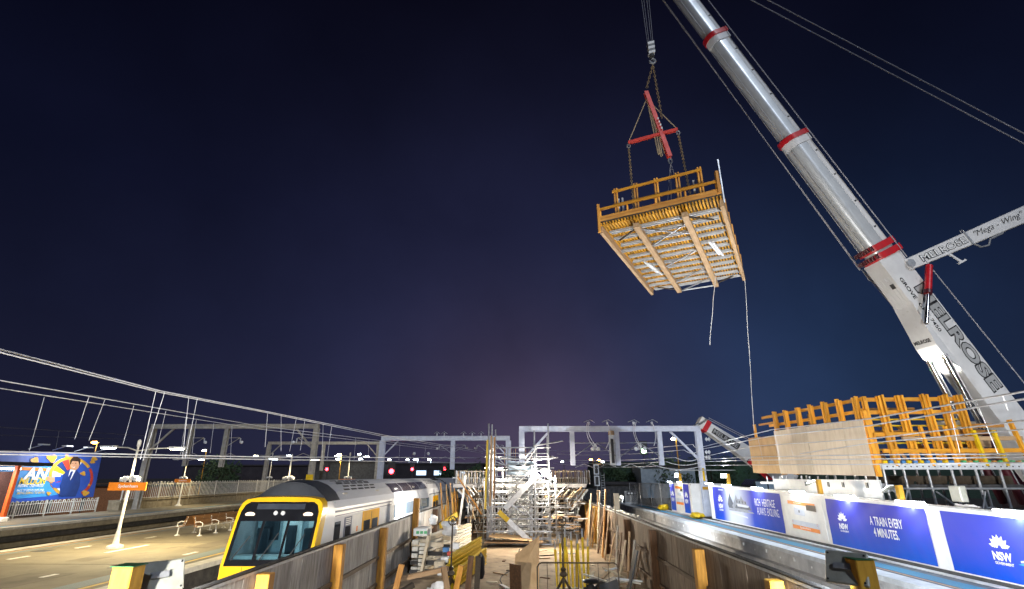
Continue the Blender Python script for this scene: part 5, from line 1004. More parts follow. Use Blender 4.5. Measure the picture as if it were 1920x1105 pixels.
# ================================================================ SCAFFOLD TOWER AND FALSEWORK AT THE END OF THE CORRIDOR
TY = 40.0
tw = thing('scaffold_tower', 'tall galvanised scaffold stair tower in the middle of the site corridor', 'scaffold', (-.3, TY, GZ))
XS = (-2.45, 1.95)
for x, z in ((-2.55, 3.8), (-2.3, 3.75), (1.95, 3.8), (.9, 3.3)):
    pipe('standard', (x, TY, GZ), (x, TY, z), .06, 'galv', tw); pipe('standard', (x, TY+2.2, GZ), (x, TY+2.2, z-.8), .055, 'galv', tw)
pipe('standard', (-2.05, TY+.3, GZ), (-2.05, TY+.3, 3.4), .055, 'galv', tw); pipe('standard', (1.05, TY+.5, .2), (1.05, TY+.5, 2.0), .045, 'galv', tw)
bar('timber_upright', (-2.72, TY-.12, -2.2), (-2.62, TY-.12, 2.6), .14, .1, 'prop_yellow', tw); bar('timber_upright', (-2.36, TY-.2, -2.0), (-2.33, TY-.2, 2.9), .12, .1, 'timber', tw); bar('timber_upright', (-2.1, TY-.2, -1.5), (-2.08, TY-.2, 2.8), .1, .1, 'timber_orange', tw)
for k in range(9):
    z = 2.05-k*.82
    pipe('ledger', (-2.6, TY, z), (2.1, TY, z), .05, 'galv', tw)
    if k: pipe('ledger', (-2.5, TY+2.2, z+.1), (2.0, TY+2.2, z+.1), .045, 'galv', tw)
    for x in XS: pipe('transom', (x, TY-.1, z-.03), (x, TY+2.3, z-.03), .045, 'galv', tw)
pipe('transom', (.9, TY-.6, 2.15), (3.0, TY-.6, 2.5), .05, 'galv', tw); pipe('transom', (1.0, TY-.3, 1.15), (2.6, TY-.3, 1.35), .045, 'galv', tw)
bar('handrail', (-.9, TY-.2, -.5), (1.05, TY-.2, 2.0), .09, .06, 'steel_white', tw); bar('handrail', (-.6, TY+.2, -.7), (1.0, TY+.2, .9), .06, .06, 'steel_white', tw)
def stair(x0, z0, x1, z1, m='steel_white'):
    bar('stair_stringer', (x0, TY-.12, z0), (x1, TY-.12, z1), .08, .36, m, tw); bar('stair_stringer', (x0, TY+1.4, z0), (x1, TY+1.4, z1), .08, .3, m, tw)
    n = 9
    for i in range(n): f = (i+.5)/n; bar('tread', (x0+(x1-x0)*f, TY-.08, z0+(z1-z0)*f), (x0+(x1-x0)*f, TY+1.4, z0+(z1-z0)*f), .26, .04, 'galv', tw)
stair(-1.3, -2.2, 1.15, .2); pipe('handrail', (-.9, TY+.4, -2.6), (.9, TY+.4, -.6), .05, 'steel_white', tw)
bar('stair_stringer', (-1.75, TY-.2, -2.35), (-1.05, TY-.2, -2.95), .1, .34, 'prop_yellow', tw); bar('stair_stringer', (-1.05, TY-.2, -2.95), (.55, TY-.2, -4.35), .1, .34, 'steel_white', tw)
for x0, z0, x1, z1 in ((-2.4, 1.2, 1.9, -.4), (-2.4, -.9, .2, -2.6), (1.9, -.4, -.4, -2.9), (-1.8, -.2, 1.2, -3.4), (-2.3, -3.8, .2, -1.6), (-2.4, 1.9, -1.0, .5)): pipe('brace', (x0, TY-.06, z0), (x1, TY-.06, z1), .035, 'galv', tw)
MB().add([(-2.4, TY-1.0, -3.95), (.6, TY-1.0, -4.2), (.7, TY+.6, -4.05), (-2.4, TY+.6, -3.85)], [(0, 1, 2, 3)]).build('walk_board', 'ply_warm', tw)
for i in range(3): bar('plank', (-2.6, TY-.9+i*.5, -4.3), (1.4, TY-.9+i*.5, -4.3), .4, .06, 'timber', tw)
# work lamps on the tower
def worklamp(p, r, m, e, aim, label, glow=0):
    t = thing('work_lamp', label, 'floodlight', p, 'work lamps on the scaffold tower'); d = (V(aim)-V(p)).normalized()
    MB().lathe([(r*.5, -.12), (r*1.15, 0), (r*1.15, .05)], p, 16, d).build('housing', 'dark_grey', t); MB().lathe([(r, .052), (r*.9, .06)], p, 16, d).build('lens', m, t)
    pipe('stem', (p[0], p[1], p[2]-.9), (p[0], p[1], p[2]-.05), .03, 'galv', t)
    lamp('SPOT', V(p)+d*.2, e, (1, .86, .66), t, aim, .15, 150, .5)
    if glow: lamp('POINT', V(p)+V((-.2, -.9, .1)), glow, (1, .90, .76), t, size=.12)  # added point light ahead of the lamp, brightening the tower's front tubes
worklamp((1.62, TY+.1, .32), .24, 'flood_lens', 3000, (.3, 22, -4.2), 'dazzling round work lamp at the right of the scaffold tower', 380)
worklamp((.95, TY+.4, .30), .13, 'flood_lens_b', 1200, (-2.5, 28, -4.2), 'smaller work lamp left of the dazzling one on the scaffold tower')
worklamp((-1.9, TY+.2, .75), .13, 'flood_lens_b', 1900, (-4, 46, -1.5), 'added work lamp on the left of the tower facing the falsework')  # added to brighten the falsework on the left
worklamp((2.2, TY+.6, -.3), .11, 'flood_lens_b', 1500, (4.6, 45, -2), 'added work lamp on the right of the tower facing the right fence')  # added counterpart, brightens the falsework on the right
# bridge deck and its birdcage falsework
dk = thing('bridge_deck', 'half built bridge deck with edge rails crossing the end of the corridor', 'bridge', (0, 48, -.7))
MB().box(-5.8, 5.3, 45.5, 56, -.85, -.55).build('deck_slab', 'concrete', dk)
for sx_ in (-1, 1):
    for i in range(9):
        for j in range(2):
            x = sx_*(2.9 if sx_ < 0 else 2.4)+sx_*i*.36; y = 45.7+j*5; bar('edge_post', (x, y, -.6), (x, y+.25*(i % 3), .35+.12*((i+j) % 3)), .06, .06, ('galv', 'timber', 'jack_dark')[i % 3], dk)
    x0, x1 = (-5.9, -2.8) if sx_ < 0 else (2.3, 5.4)
    for y in (45.7, 50.7):
        bar('rail', (x0+.6, y, .42), (x1-.6, y, .44), .14, .07, 'ply_pale', dk); bar('rail', (x0, y, -.1), (x1, y, -.1), .05, .1, 'galv', dk)
    for k in range(6): bar('side_post', (sx_*5.6, 45.7+k*1.8, -.6), (sx_*5.6, 45.7+k*1.8, .5), .08, .08, 'galv', dk)
    for k in range(8): bar('raker', (sx_*(5.35-.03*k), 45.2+k*.5, -1.0), (sx_*(3.9-.04*k), 45.2+k*.5, -2.6), .09, .14, 'timber' if k % 3 else 'steel_white', dk)
MB().box(-1.12, .8, 40.45, 41.9, .12, 1.06).build('pedestal', 'crate_blue', g1, bevel=.05); MB().box(-1.2, .88, 40.38, 41.97, 1.0, 1.1).build('pedestal_cap', 'crate_blue', g1)
for x in (-.9, .6): MB().box(x-.12, x+.12, 41.0, 41.3, GZ, .12).build('pedestal_leg', 'galv', g1)
for x in (-.25, .5, -1.3): MB().lathe([(.24, 0), (.28, .05), (.1, .13)], (x, 40.2, .74 if x > -1 else .5), 10).build('cap', 'dark_grey', g1)
for i in range(6): bar('stacked_panel', (-1.5, 47.2+i*.1, -.45+i*.11), (1.0, 47.2+i*.1, -.45+i*.11), .8, .06, 'steel_white' if i % 2 else 'crate_blue', dk)
for i, x in enumerate((-1.75, -1.45, -1.15, -.95, -.75, -.1, .2, .5, .8)): pipe('starter_bar', (x, 52.5, -.5), (x+.02*i, 52.5, 2.5+.1*(i % 3)), .03, 'rail_steel' if i % 2 else 'timber', dk)
bc = thing('birdcage_falsework', 'dense birdcage of scaffold tubes under the unfinished bridge deck', 'scaffold', (0, 46, GZ))
for x in (-4.4, -3.6, -2.8, -2.0, -1.2, -.4, .4, 1.2, 2.0, 2.8, 3.6, 4.4):
    for y in (44.6, 46.2, 48.0): pipe('standard', (x, y, GZ), (x, y, -.86), .05, 'galv', bc)
for k in range(6):
    z = -4.2+k*.62
    for y in (44.6, 46.2): pipe('ledger', (-4.6, y, z), (4.6, y, z), .04, 'galv', bc)
for k in range(7):
    z = -1.1-.5*k; d_ = .3*((k*5) % 4)
    bar('bearer', (-4.7+d_, 44.4+.2*(k % 3), z), (-1.8-d_*.6, 44.4, z+.05*(k % 2)), .08, .09, 'bark' if k % 2 else 'timber', bc); bar('bearer', (1.6+d_*.5, 44.4, z+.1), (4.6-d_, 44.4+.2*(k % 3), z+.1), .08, .1, 'timber' if k % 3 else 'bark', bc)
for k in range(26):
    x = -4.5+k*.36; z = -4.3+.9*((k*7) % 4)
    pipe('brace', (x, 44.3+.3*(k % 3), z), (x+(.9 if k % 2 else -.9), 45.6, z+1.1), .03, 'galv', bc)
for k in range(10): x = -4.4+k*.9; pipe('brace', (x, 44.5, -4.4), (x+1.3, 44.5, -1.2), .035, 'galv', bc)
for k in range(9):
    z = 1.64-k*.82; pipe('ledger', (-2.5, TY+.06, z), (1.95, TY+.06, z), .03, 'galv', tw)
    pipe('ledger', (-2.9, TY+1.1, z-.2), (2.4, TY+1.1, z-.2), .035, 'galv', tw)
for x in (-1.5, -.5, .5, 1.45, -2.9, 2.45): pipe('standard', (x, TY+1.1, GZ), (x, TY+1.1, 1.2-.5*abs(x-.2)), .045, 'galv', tw)
for k in range(14): pipe('brace', (-2.4+.33*k, TY+.9, -4.3+.75*(k % 5)), (-1.3+.33*k, TY+.9, -3.2+.75*(k % 5)), .028, 'galv', tw)
rn2 = random.Random(5)
for k in range(110):
    sx_ = rn2.choice((-1, 1)); x = sx_*rn2.uniform(2.2, 4.4); z = rn2.uniform(-4.2, -1.0); y = rn2.uniform(43.6, 44.5); L_ = rn2.uniform(.3, .9)
    if z > -1.7: d = V((sx_*.6, -.2, .7))
    elif sx_ > 0: d = V((1, rn2.uniform(-.3, .3), rn2.uniform(-.05, .05)))
    else: d = V((rn2.uniform(-.4, .4), -.1, 1))
    p = V((x, y, z)); q = p+d.normalized()*L_; q.z = min(q.z, -.75)
    bar('stored_frame', p, q, .06, .08, rn2.choice(('galv', 'timber', 'steel_white', 'jack_dark', 'ply_pale', 'bark')), bc)
for k in range(40):
    sx_ = (-1, 1)[k % 2]; x = sx_*(2.5+.16*(k//2)); bar('stored_frame', (x, 45.3, -.5), (x+.06*(k % 3-1), 45.4, .25+.1*(k % 4)), .07, .09, ('ply_pale', 'jack_dark', 'galv', 'jack_dark')[k % 4], dk)
MB().box(-1.1, .9, 50.5, 50.7, GZ, -1.0).build('white_sheet', 'steel_white', bc)
MB().box(-5.4, 5.0, 58, 58.3, GZ, -1).build('end_sheet', 'bark', bc)

# ================================================================ SITE CLUTTER
def lean(name, p, q, wd, ht, m, label, cat, group): return tag(bar(name, p, q, wd, ht, m, None, up=(0, 1, 0)), label, cat, group)
for i in range(11):
    y = 37.5+i*.95; h = random.uniform(2.2, 4.2); m = ('timber_orange', 'timber', 'post_bright', 'ply_warm')[i % 4]
    lean('leaning_board', (-5.25+random.uniform(-.15, .15), y, GZ), (-5.65, y+random.uniform(-.3, .3), GZ+h), .06, .24, m, f'timber board leaning on the left fence, {ORD[i]} from the camera', 'board', 'boards leaning on the left fence')
for i in range(13):
    y = 33.5+i*.95; h = random.uniform(1.9, 3.9); m = ('timber', 'timber_orange', 'ply_warm', 'post_brown', 'ply_pale')[i % 5]
    lean('leaning_board', (4.85+random.uniform(-.15, .15), y, GZ), (5.2, y+random.uniform(-.4, .4), GZ+h), .06, .26, m, f'timber board leaning on the right fence, {ORD[i]} from the camera', 'board', 'boards leaning on the right fence')
lean('leaning_pole', (-3.0, 40.5, -2.6), (-4.9, 41, .0), .1, .1, 'timber_orange', 'long orange pole slanting across the left of the falsework', 'pole', None)
lean('leaning_pole', (-5.0, 43.5, -3.9), (-4.55, 43.3, .1), .16, .16, 'plastic_white', 'white plastic wrapped pole upright by the left fence', 'pole', None)
# white plank stack, left
st = thing('plank_stack', 'sloping stack of long white boards against the left fence', 'boards', (-4.6, 31, GZ))
for k in range(9): bar('plank', (-5.0, 27.8+.04*k, GZ+.22+k*.17), (-3.6, 37.5, GZ+.22+k*.17), .3, .13, 'white_dirty' if k % 4 else 'ply_pale', st)
for k in range(5): bar('plank', (-5.4, 28.2, GZ+.3+k*.3), (-4.2, 37, GZ+.3+k*.3), .3, .2, 'white_dirty', st)
for y in (28.2, 31): 
    for k in range(4): bar('bearer', (-5.6, y+.1*k, GZ+.2+k*.4), (-4.0, y, GZ+.2+k*.4), .2, .18, 'ply_pale' if k == 3 else 'plastic_black', st)
bar('end_board', (-4.9, 27.5, GZ+.1), (-4.6, 27.5, GZ+1.9), .12, .5, 'ply_pale', st)
sack('plastic_bundle', (-3.9, 30.2, GZ+1.6), (.45, .5, .36), 'plastic_white', 'white plastic sheeting bundled on the plank stack', 'plastic bundle', seed=8)
sack('plastic_bundle', (-5.3, 33.0, GZ+1.9), (.25, .4, .3), 'plastic_white', 'tall white plastic wrap standing behind the plank stack', 'plastic bundle', seed=9)
pk = one('packing_box', MB().box(-5.6, -4.9, 28.6, 30, GZ+1.75, GZ+2.1), 'white_paint', 'white carton with green printing on the plank stack', 'box', bevel=.02)
for k in range(3): MB().box(-5.45+k*.2, -5.3+k*.2, 28.585, 28.6, GZ+1.85, GZ+1.98).build('green_print', 'box_green', pk)
yb = thing('yellow_beam_stack', 'stack of bright yellow formwork beams on the left of the corridor', 'beams', (-3.2, 27, GZ))
for k in range(6): ibeam('beam', (-3.5+.06*k, 24.9+.1*k, GZ+.25+k*.2), (-2.3, 30.5, GZ+.45+k*.2), .16, .17, 'prop_yellow', yb)
for k in range(4): ibeam('beam', (-3.05+.06*k, 24.6, GZ+.15+k*.2), (-2.0, 30.2, GZ+.35+k*.2), .16, .17, 'prop_yellow', yb)
for i, (x, y, z, m, s) in enumerate(((-3.6, 26.2, .9, 'white_paint', .18), (-3.45, 26.8, 1.1, 'red_print', .13), (-3.7, 27.2, 1.2, 'sack_blue', .15), (-3.3, 27.5, 1.3, 'white_paint', .2), (-3.75, 25.6, .75, 'ply_pale', .22), (-3.5, 25.2, .55, 'white_paint', .24))): one('rubbish_item', MB().box(x-s, x+s, y-s, y+s, GZ+z, GZ+z+s*1.3), m, f'small {("white", "red", "blue", "white topmost", "buff", "large white")[i]} carton lying on the yellow beams', 'carton', 'cartons on the yellow beams', bevel=.02)
tag(bar('yellow_board', (-4.9, 33, -2.75), (-4.1, 34.5, -2.2), .1, .3, 'prop_yellow', None), 'yellow board with blue end propped above the plank stack', 'board')
# screw jacks with round heads
def jack(x, y, h, label):
    t = thing('screw_jack', label, 'jack', (x, y, GZ), 'screw jacks on stands')
    for a in range(3): an = a*math.tau/3+.4; MB().tube((x+.55*math.cos(an), y+.55*math.sin(an), GZ), (x, y, GZ+.75), .05, 6).build('leg', 'jack_dark', t)
    MB().tube((x, y, GZ+.5), (x, y, GZ+h), .035, 8).build('screw', 'jack_dark', t, smooth=True); MB().lathe([(.09, 0), (.16, .05), (.16, .1), (.09, .2), (.12, .28), (.06, .34)], (x, y, GZ+.8), 10).build('collar', 'jack_dark', t)
    MB().path([(x+.17*math.cos(k*math.tau/12), y-.02, GZ+h+.1+.17*math.sin(k*math.tau/12)) for k in range(12)], .025, 6, closed=True).build('hand_wheel', 'jack_dark', t, smooth=True)
    for k in range(3): an = k*math.pi/3; MB().tube((x-.16*math.cos(an), y-.02, GZ+h+.1-.16*math.sin(an)), (x+.16*math.cos(an), y-.02, GZ+h+.1+.16*math.sin(an)), .014, 5).build('spoke', 'jack_dark', t)
    MB().lathe([(.07, 0), (.07, .05)], (x, y-.04, GZ+h+.1), 8, (0, -1, 0)).build('hub', 'jack_dark', t)
jack(-2.95, 23.4, 2.75, 'rusty screw jack with a round wheel on the left of the corridor'); jack(1.62, 23.3, 2.75, 'rusty screw jack with a round wheel behind the barrier on the right')
# crowd barrier
cbz = thing('crowd_barrier', 'dark steel crowd control barrier standing on the right of the corridor', 'barrier', (2.5, 22.6, GZ))
MB().path([(.55, 22.6, GZ+.1), (.55, 22.6, GZ+1.25), (.62, 22.6, GZ+1.36), (.72, 22.6, GZ+1.4), (3.55, 22.6, GZ+1.4), (3.68, 22.6, GZ+1.34), (3.72, 22.6, GZ+1.2), (3.72, 22.6, GZ+.1)], .026, 8).build('frame', 'jack_dark', cbz, smooth=True)
pipe('bottom_rail', (.55, 22.6, GZ+.2), (3.72, 22.6, GZ+.2), .022, 'jack_dark', cbz)
for i in range(7): pipe('upright', (.94+i*.4, 22.6, GZ+.2), (.94+i*.4, 22.6, GZ+1.4), .011, 'jack_dark', cbz)
for x in (.8, 3.45): MB().path([(x, 22.25, GZ), (x, 22.4, GZ+.12), (x, 22.8, GZ+.12), (x, 22.95, GZ)], .022, 6).build('foot', 'jack_dark', cbz)
# yellow props bundle, bags, offcuts
for i in range(9):
    x = 1.5+i*.17; h = 1.5+.5*((i*7) % 5)/4
    t = thing('steel_prop', f'yellow steel prop standing behind the barrier, {ORD[i]} from the left', 'prop', (x, 25.5, GZ), 'yellow props behind the barrier')
    MB().tube((x, 25.4+.1*(i % 3), GZ), (x+.06*(i % 3-1), 25.7, GZ+h), .05, 8).build('tube', 'prop_yellow', t, smooth=True); MB().tube((x+.06*(i % 3-1), 25.7, GZ+h), (x+.07*(i % 3-1), 25.72, GZ+h+.35), .035, 8).build('inner_tube', 'galv', t); MB().box(x-.08, x+.08, 25.3+.1*(i % 3), 25.5+.1*(i % 3), GZ, GZ+.015).build('base_plate', 'galv', t)
bag = sack('rubbish_bag', (2.55, 21.9, GZ), (.26, .26, .42), 'plastic_black', 'full black rubbish bag tied at the neck by the barrier', 'bag', seed=11)
MB().lathe([(.28, 0), (.33, .05), (.24, .1), (.1, .12)], (2.55, 21.9, GZ+.84), 12).build('collar', 'plastic_black', bag, smooth=True)
t = thing('plywood_sheet', 'big plywood sheet leaning in the middle of the corridor', 'plywood', (.2, 25.6, GZ)); MB().add([(-.45, 24.6, GZ), (.65, 24.9, GZ), (.75, 26.3, GZ+2.0), (-.35, 26.0, GZ+1.25), (-.44, 24.65, GZ), (.66, 24.95, GZ), (.76, 26.35, GZ+2.0), (-.34, 26.05, GZ+1.25)], [(0, 1, 2, 3), (7, 6, 5, 4), (0, 4, 5, 1), (1, 5, 6, 2), (2, 6, 7, 3), (3, 7, 4, 0)]).build('sheet', 'ply_warm', t)
t = thing('plywood_sheet', 'darker board standing on edge left of the leaning plywood sheet', 'plywood', (-.6, 24.4, GZ)); MB().bar((-.55, 24.3, GZ+.55), (-.1, 23.5, GZ+.6), .05, 1.15).build('sheet', 'post_brown', t)
rnd = random.Random(21)
for i in range(16):
    x, y = 2.9+rnd.random()*1.7, 23.4+rnd.random()*3; a = rnd.uniform(0, 3.1); L_ = rnd.uniform(.5, 1.3); z = GZ+.05+i*.05
    tag(bar('timber_offcut', (x-L_/2*math.cos(a), y-L_/2*math.sin(a), z), (x+L_/2*math.cos(a), y+L_/2*math.sin(a), z+rnd.uniform(-.05, .25)), .12, .05, ('white_dirty', 'ply_pale', 'steel_white', 'timber')[i % 4], None), f'{ORD[i]} pale timber offcut up from the floor in the rubbish heap', 'offcut', 'offcuts in the rubbish heap')
t = thing('steel_bin', 'tipped grey steel bin in the rubbish heap by the right fence', 'bin', (3.5, 22.9, GZ)); MB().prism([(2.95, 22.9, GZ+.55), (3.7, 22.9, GZ+.8), (3.85, 22.9, GZ+.3), (3.15, 22.9, GZ+.05)], (0, .6, 0)).build('body', 'dark_grey', t, bevel=.02)
tag(bar('dark_panel', (4.2, 23.8, GZ), (4.75, 23.9, GZ+1.7), .06, .55, 'plastic_black', None, up=(0, 1, 0)), 'dark panel propped upright against the right fence', 'panel')
for i in range(7): y = 25+i*1.1; lean('leaning_plank', (4.7+.1*(i % 3), y, GZ), (5.15, y+.1, GZ+1.6+.25*(i % 3)), .05, .3, ('post_brown', 'board', 'timber', 'ply_pale')[i % 4], f'plank leaning on the right fence beyond the rubbish heap, {ORD[i]} from the camera', 'plank', 'planks beyond the rubbish heap')
t = thing('broken_pallet', 'broken timber pallet and beams at the bottom left of the corridor', 'pallet', (-3.5, 21, GZ))
for a, b, m in (((-4.6, 21.5, GZ+1.0), (-2.9, 22.2, GZ+1.25), 'timber'), ((-4.7, 20.6, GZ), (-4.4, 20.7, GZ+1.6), 'timber_orange'), ((-2.4, 19.8, GZ), (-3.0, 21.6, GZ+1.35), 'timber'), ((-4.4, 20.4, GZ+.2), (-3.2, 20.9, GZ+.7), 'post_brown'), ((-2.6, 21.2, GZ), (-2.3, 21.2, GZ+1.5), 'post_yellow'), ((-2.1, 21.4, GZ), (-1.95, 21.3, GZ+1.8), 'post_brown'), ((-1.75, 21.6, GZ), (-1.7, 21.6, GZ+1.75), 'bark'), ((-5, 19.4, GZ+.1), (-3.6, 20.2, GZ+.5), 'post_brown'), ((-5.2, 20.2, GZ+.3), (-4.0, 21, GZ+.9), 'bark')): bar('timber', a, b, .2, .16, m, t)
sack('white_bag', (-3.1, 21.2, GZ), (.42, .4, .45), 'plastic_white', 'open white rubble bag among the timbers at the bottom left', 'bag', seed=14)
sack('work_jacket', (-1.62, 22.1, GZ+.9), (.14, .14, .45), 'plastic_black', 'dark jacket hung on the timber posts in the corridor', 'jacket', seed=15)
rn3 = random.Random(77)
for i in range(14):
    x, y, a = rn3.uniform(-1.6, 3.6), 23.5+i*1.05, rn3.uniform(0, 3.1); L_ = rn3.uniform(.3, 1.5)
    tag(bar('floor_scrap', (x-L_/2*math.cos(a), y-L_/2*math.sin(a), GZ+.03), (x+L_/2*math.cos(a), y+L_/2*math.sin(a), GZ+.035), rn3.uniform(.06, .2), .04, ('timber', 'bark', 'galv', 'ply_pale', 'post_brown')[i % 5], None), f'{ORD[i]} scrap of timber lying on the corridor floor, counting from the camera', 'scrap', 'scraps on the corridor floor')
one('floor_cable', MB().path([(-1.2+.5*math.sin(k*.7)+.09*k, 20.5+k*1.1, GZ+.02) for k in range(17)], .022, 6), 'rubber', 'black cable snaking along the sandy corridor floor', 'cable')
# heap of cable on top of the right fence
t = thing('cable_heap', 'tangle of pale cables lying along the top of the right fence', 'cable', (5.7, 34, -2.0))
for k in range(5): MB().path([(5.6+.15*math.sin(j*1.9+k), 27+k*2+j*.6, -1.93+.09*abs(math.sin(j*1.3+k*2))) for j in range(12)], .035, 6).build('cable', 'plastic_white' if k % 2 else 'mesh_grey', t, smooth=True)

# ================================================================ DISTANCE
def building(name, label, x0, x1, y0, y1, z1, m, win=(), par=False, wm='lit_window'):
    b = thing(name, label, 'building', ((x0+x1)/2, y0, GZ)); MB().box(x0, x1, y0, y1, GZ, z1).build('wall', m, b); MB().box(x0-.3, x1+.3, y0-.3, y1+.3, z1, z1+.3).build('roof', 'roof_dark', b)
    for x, z, ww, hh in win: MB().box(x, x+ww, y0-.06, y0-.01, z, z+hh).build('window', wm, b)
    return b
building('warehouse', 'long dark warehouse beyond the white railing', -75, -33, 118, 150, 2.2, 'dark_wall', [(-47+i*1.8, .6, 1.2, .5) for i in range(3)])
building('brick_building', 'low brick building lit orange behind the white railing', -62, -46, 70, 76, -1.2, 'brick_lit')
building('warehouse', 'dark flat roofed warehouse behind the train roof', -31, -9, 122, 150, 2.6, 'dark_wall', [(-24, .3, 2.2, 1.0), (-20, .3, 1.6, 1.0), (-15, .5, 2, .6)])
building('substation', 'dark plain shed left of the distant gantry', -38, -26, 98, 108, 2.4, 'dark_grey')
building('site_shed', 'pale roofed site shed behind the mesh fence on the right', 16.5, 24, 76, 82, 1.2, 'roof_pale')
building('site_shed', 'dark container behind the right hand fence', 9.2, 13.2, 66, 72, -.9, 'dark_grey')
pf = thing('sheet_pile_wall', 'dark ribbed sheet pile wall beyond the right fence', 'wall', (9, 62, GZ))
for i in range(22): MB().box(6.6+i*.28, 6.85+i*.28, 62+.12*(i % 2), 62.1+.12*(i % 2), GZ, -1.2-.05*(i % 3)).build('pile', 'dark_grey', pf)
def tree(x, y, h, r, label, seed, m='foliage'):
    rnd = random.Random(seed); t = thing('tree', label, 'tree', (x, y, GZ), 'trees beyond the tracks')
    MB().path([(x, y, GZ), (x+.15, y, GZ+h*.35), (x-.1, y, GZ+h*.75)], .28, 7, .08).build('trunk', 'bark', t, smooth=True)
    mb = MB()
    for k in range(9): 
        a = rnd.uniform(0, 6.28); p = V((x, y, GZ+h*(.35+.04*k))); q = p+V((math.cos(a)*r*.7, math.sin(a)*r*.7, h*.2)); mb.tube(p, q, .07, 5, .02)
    mb.build('limbs', 'bark', t); mb = MB()
    for c in range(34):
        a, b, rr = rnd.uniform(0, 6.28), rnd.uniform(-1, 1), rnd.uniform(.35, 1)**.5; cx, cy_, cz = x+math.cos(a)*r*rr*math.sqrt(max(0, 1-b*b)), y+math.sin(a)*r*rr*math.sqrt(max(0, 1-b*b)), GZ+h*.66+b*h*.33*rr
        for _ in range(48):
            d = V((rnd.gauss(0, 1), rnd.gauss(0, 1), rnd.gauss(0, 1)))*r*.16; p = V((cx, cy_, cz))+d; u = V((rnd.uniform(-1, 1), rnd.uniform(-1, 1), rnd.uniform(-1, 1))).normalized()*.22; v = u.orthogonal().normalized()*.13
            mb.add([p-u, p+v, p+u, p-v], [(0, 1, 2, 3)])
    mb.build('crown', m, t)
for i, (x, y, h, r, lb) in enumerate(((21, 78, 6.8, 3.4, 'dark tree behind the pale blue gantry leg'), (29, 84, 7.4, 4.0, 'broad dark tree behind the small crane'), (14.5, 82, 6.2, 3.0, 'dark tree just right of the signal ladder'), (37, 80, 7.2, 3.8, 'dark tree half hidden by the plywood box'), (-52, 92, 7.4, 3.6, 'dark tree behind the billboard'), (-13.5, 102, 6.6, 2.6, 'pale lit tree above the train roof near the red signal'), (-8.2, 104, 6.6, 2.6, 'pale lit tree above the train roof next to the falsework'))): tree(x, y, h, r, lb, 40+i)
# signal with ladder
t = thing('signal_ladder', 'railway signal post with ladder beside the right fence', 'signal', (7.8, 56, GZ))
pipe('post', (7.6, 56, GZ), (7.6, 56, .5), .07, 'galv', t)
for x in (8.0, 8.35): pipe('ladder_rail', (x, 55.8, GZ), (x, 55.8, .4), .03, 'galv', t)
for i in range(14): pipe('rung', (8.0, 55.8, -3+i*.24), (8.35, 55.8, -3+i*.24), .018, 'galv', t)
for z in (-.9, .2): MB().box(7.3, 7.85, 55.7, 55.9, z, z+1.0).build('signal_head', 'steel_white', t); MB().box(7.42, 7.73, 55.66, 55.7, z+.12, z+.88).build('face', 'sign_black', t)
def red_signal(px, py, Y, r, label, m='lamp_red'):
    p = aty(px, py, Y); t = thing('track_signal', label, 'signal', (p.x, Y, GZ), 'lit railway signals')
    pipe('post', (p.x, Y+.2, GZ), (p.x, Y+.2, p.z+.6), .09, 'dark_grey', t); MB().box(p.x-r*1.6, p.x+r*1.6, Y-.05, Y+.25, p.z-r*1.6, p.z+r*4).build('head', 'dark_grey', t); MB().lathe([(r, 0), (r*.8, .05)], (p.x, Y-.06, p.z), 12, (0, -1, 0)).build('lens', m, t)
    MB().path([(p.x-r*1.2, Y-.3, p.z+r*.8), (p.x, Y-.3, p.z+r*1.4), (p.x+r*1.2, Y-.3, p.z+r*.8)], .04, 5).build('hood', 'dark_grey', t)
red_signal(734, 884, 80, .36, 'large red railway signal glowing above the train roof'); red_signal(773, 880, 100, .26, 'smaller red signal right of the large one'); red_signal(834, 879, 110, .3, 'red signal just left of the falsework'); red_signal(613, 880, 84, .22, 'small red signal left of the distant gantry leg')
red_signal(1207, 846, 95, .42, 'green signal glowing behind the pale blue gantry', 'lamp_green')
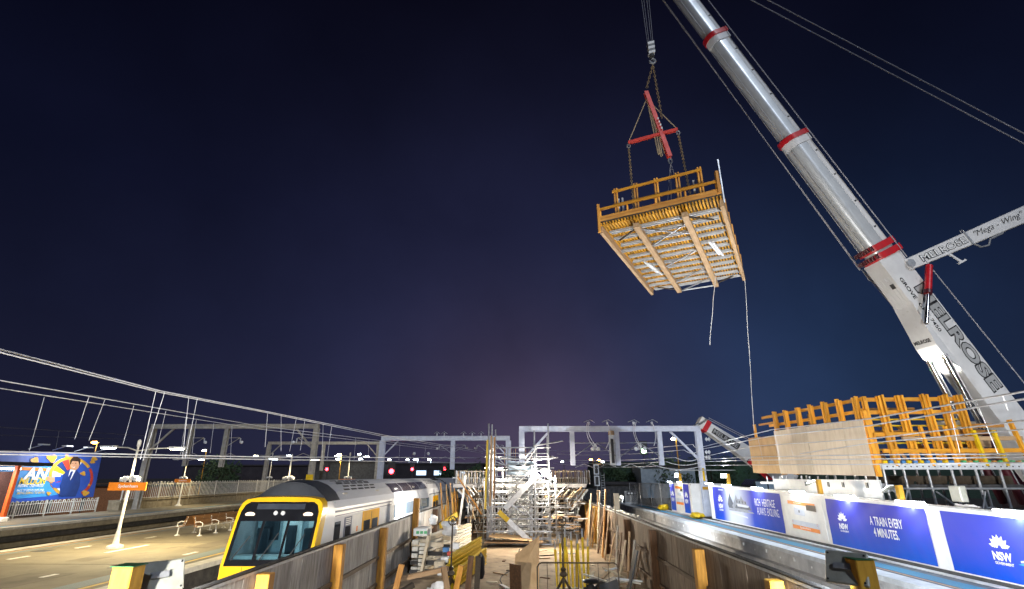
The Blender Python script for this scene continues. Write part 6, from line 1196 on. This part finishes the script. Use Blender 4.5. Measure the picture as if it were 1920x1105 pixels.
def far_lamp(px, py, Y, r, m, label, e=0, c=(1, .9, .7)):
    p = aty(px, py, Y); t = thing('street_lamp', label, 'street lamp', (p.x, Y, GZ), 'distant street lamps')
    pipe('pole', (p.x+.4, Y, GZ), (p.x+.4, Y, p.z+.1), .08, 'post_bright' if m == 'lamp_warm' else 'dark_grey', t, 6); MB().path([(p.x+.4, Y, p.z+.1), (p.x+.2, Y, p.z+.25), (p.x, Y, p.z+.15)], .05, 5).build('arm', 'dark_grey', t)
    MB().lathe([(r*.5, .12), (r, 0), (r*.9, -.08), (r*.3, -.16)], p, 10).build('lens', m, t)
    if e: lamp('POINT', p+V((0, -.3, -.4)), e, c, t, size=.3)
for i, a in enumerate(((178, 830, 70, .42, 'lamp_orange', 'orange street lamp above the billboard', 900, (1, .5, .12)), (383, 845, 90, .34, 'lamp_warm', 'warm lamp between the drop posts of the far left gantry', 0), (636, 853, 90, .36, 'lamp_warm', 'bright warm yard lamp left of the distant gantry', 600), (674, 852, 120, .4, 'lamp_cool', 'upper cool white yard lamp left of the distant gantry'), (676, 861, 125, .5, 'lamp_cool', 'lower cool white yard lamp left of the distant gantry'), (634, 861, 120, .45, 'lamp_cool', 'cool white yard lamp under the warm yard lamp'), (730, 862, 130, .4, 'lamp_cool', 'first cool lamp right of the distant gantry leg'), (764, 862, 130, .35, 'lamp_cool', 'second cool lamp right of the distant gantry leg'), (780, 862, 128, .6, 'lamp_cool', 'wide cool floodlight above the train roof', 1500, (.7, .85, 1)), (805, 862, 130, .45, 'lamp_cool', 'cool lamp nearest the falsework above the train roof', 900, (.7, .85, 1)), (1108, 862, 110, .35, 'lamp_orange', 'left of two small orange lamps behind the gantry'), (1123, 863, 110, .35, 'lamp_orange', 'right of two small orange lamps behind the gantry'), (1130, 866, 112, .3, 'lamp_cool', 'small white lamp beside the two orange ones'), (1054, 866, 120, .3, 'lamp_cool', 'tiny white lamp right of the scaffold tower'), (1262, 823, 75, .3, 'lamp_warm', 'warm lamp behind the knee brace of the pale blue gantry'), (1373, 847, 95, .3, 'lamp_green', 'tiny green lamp below the small crane boom'))): far_lamp(*a)
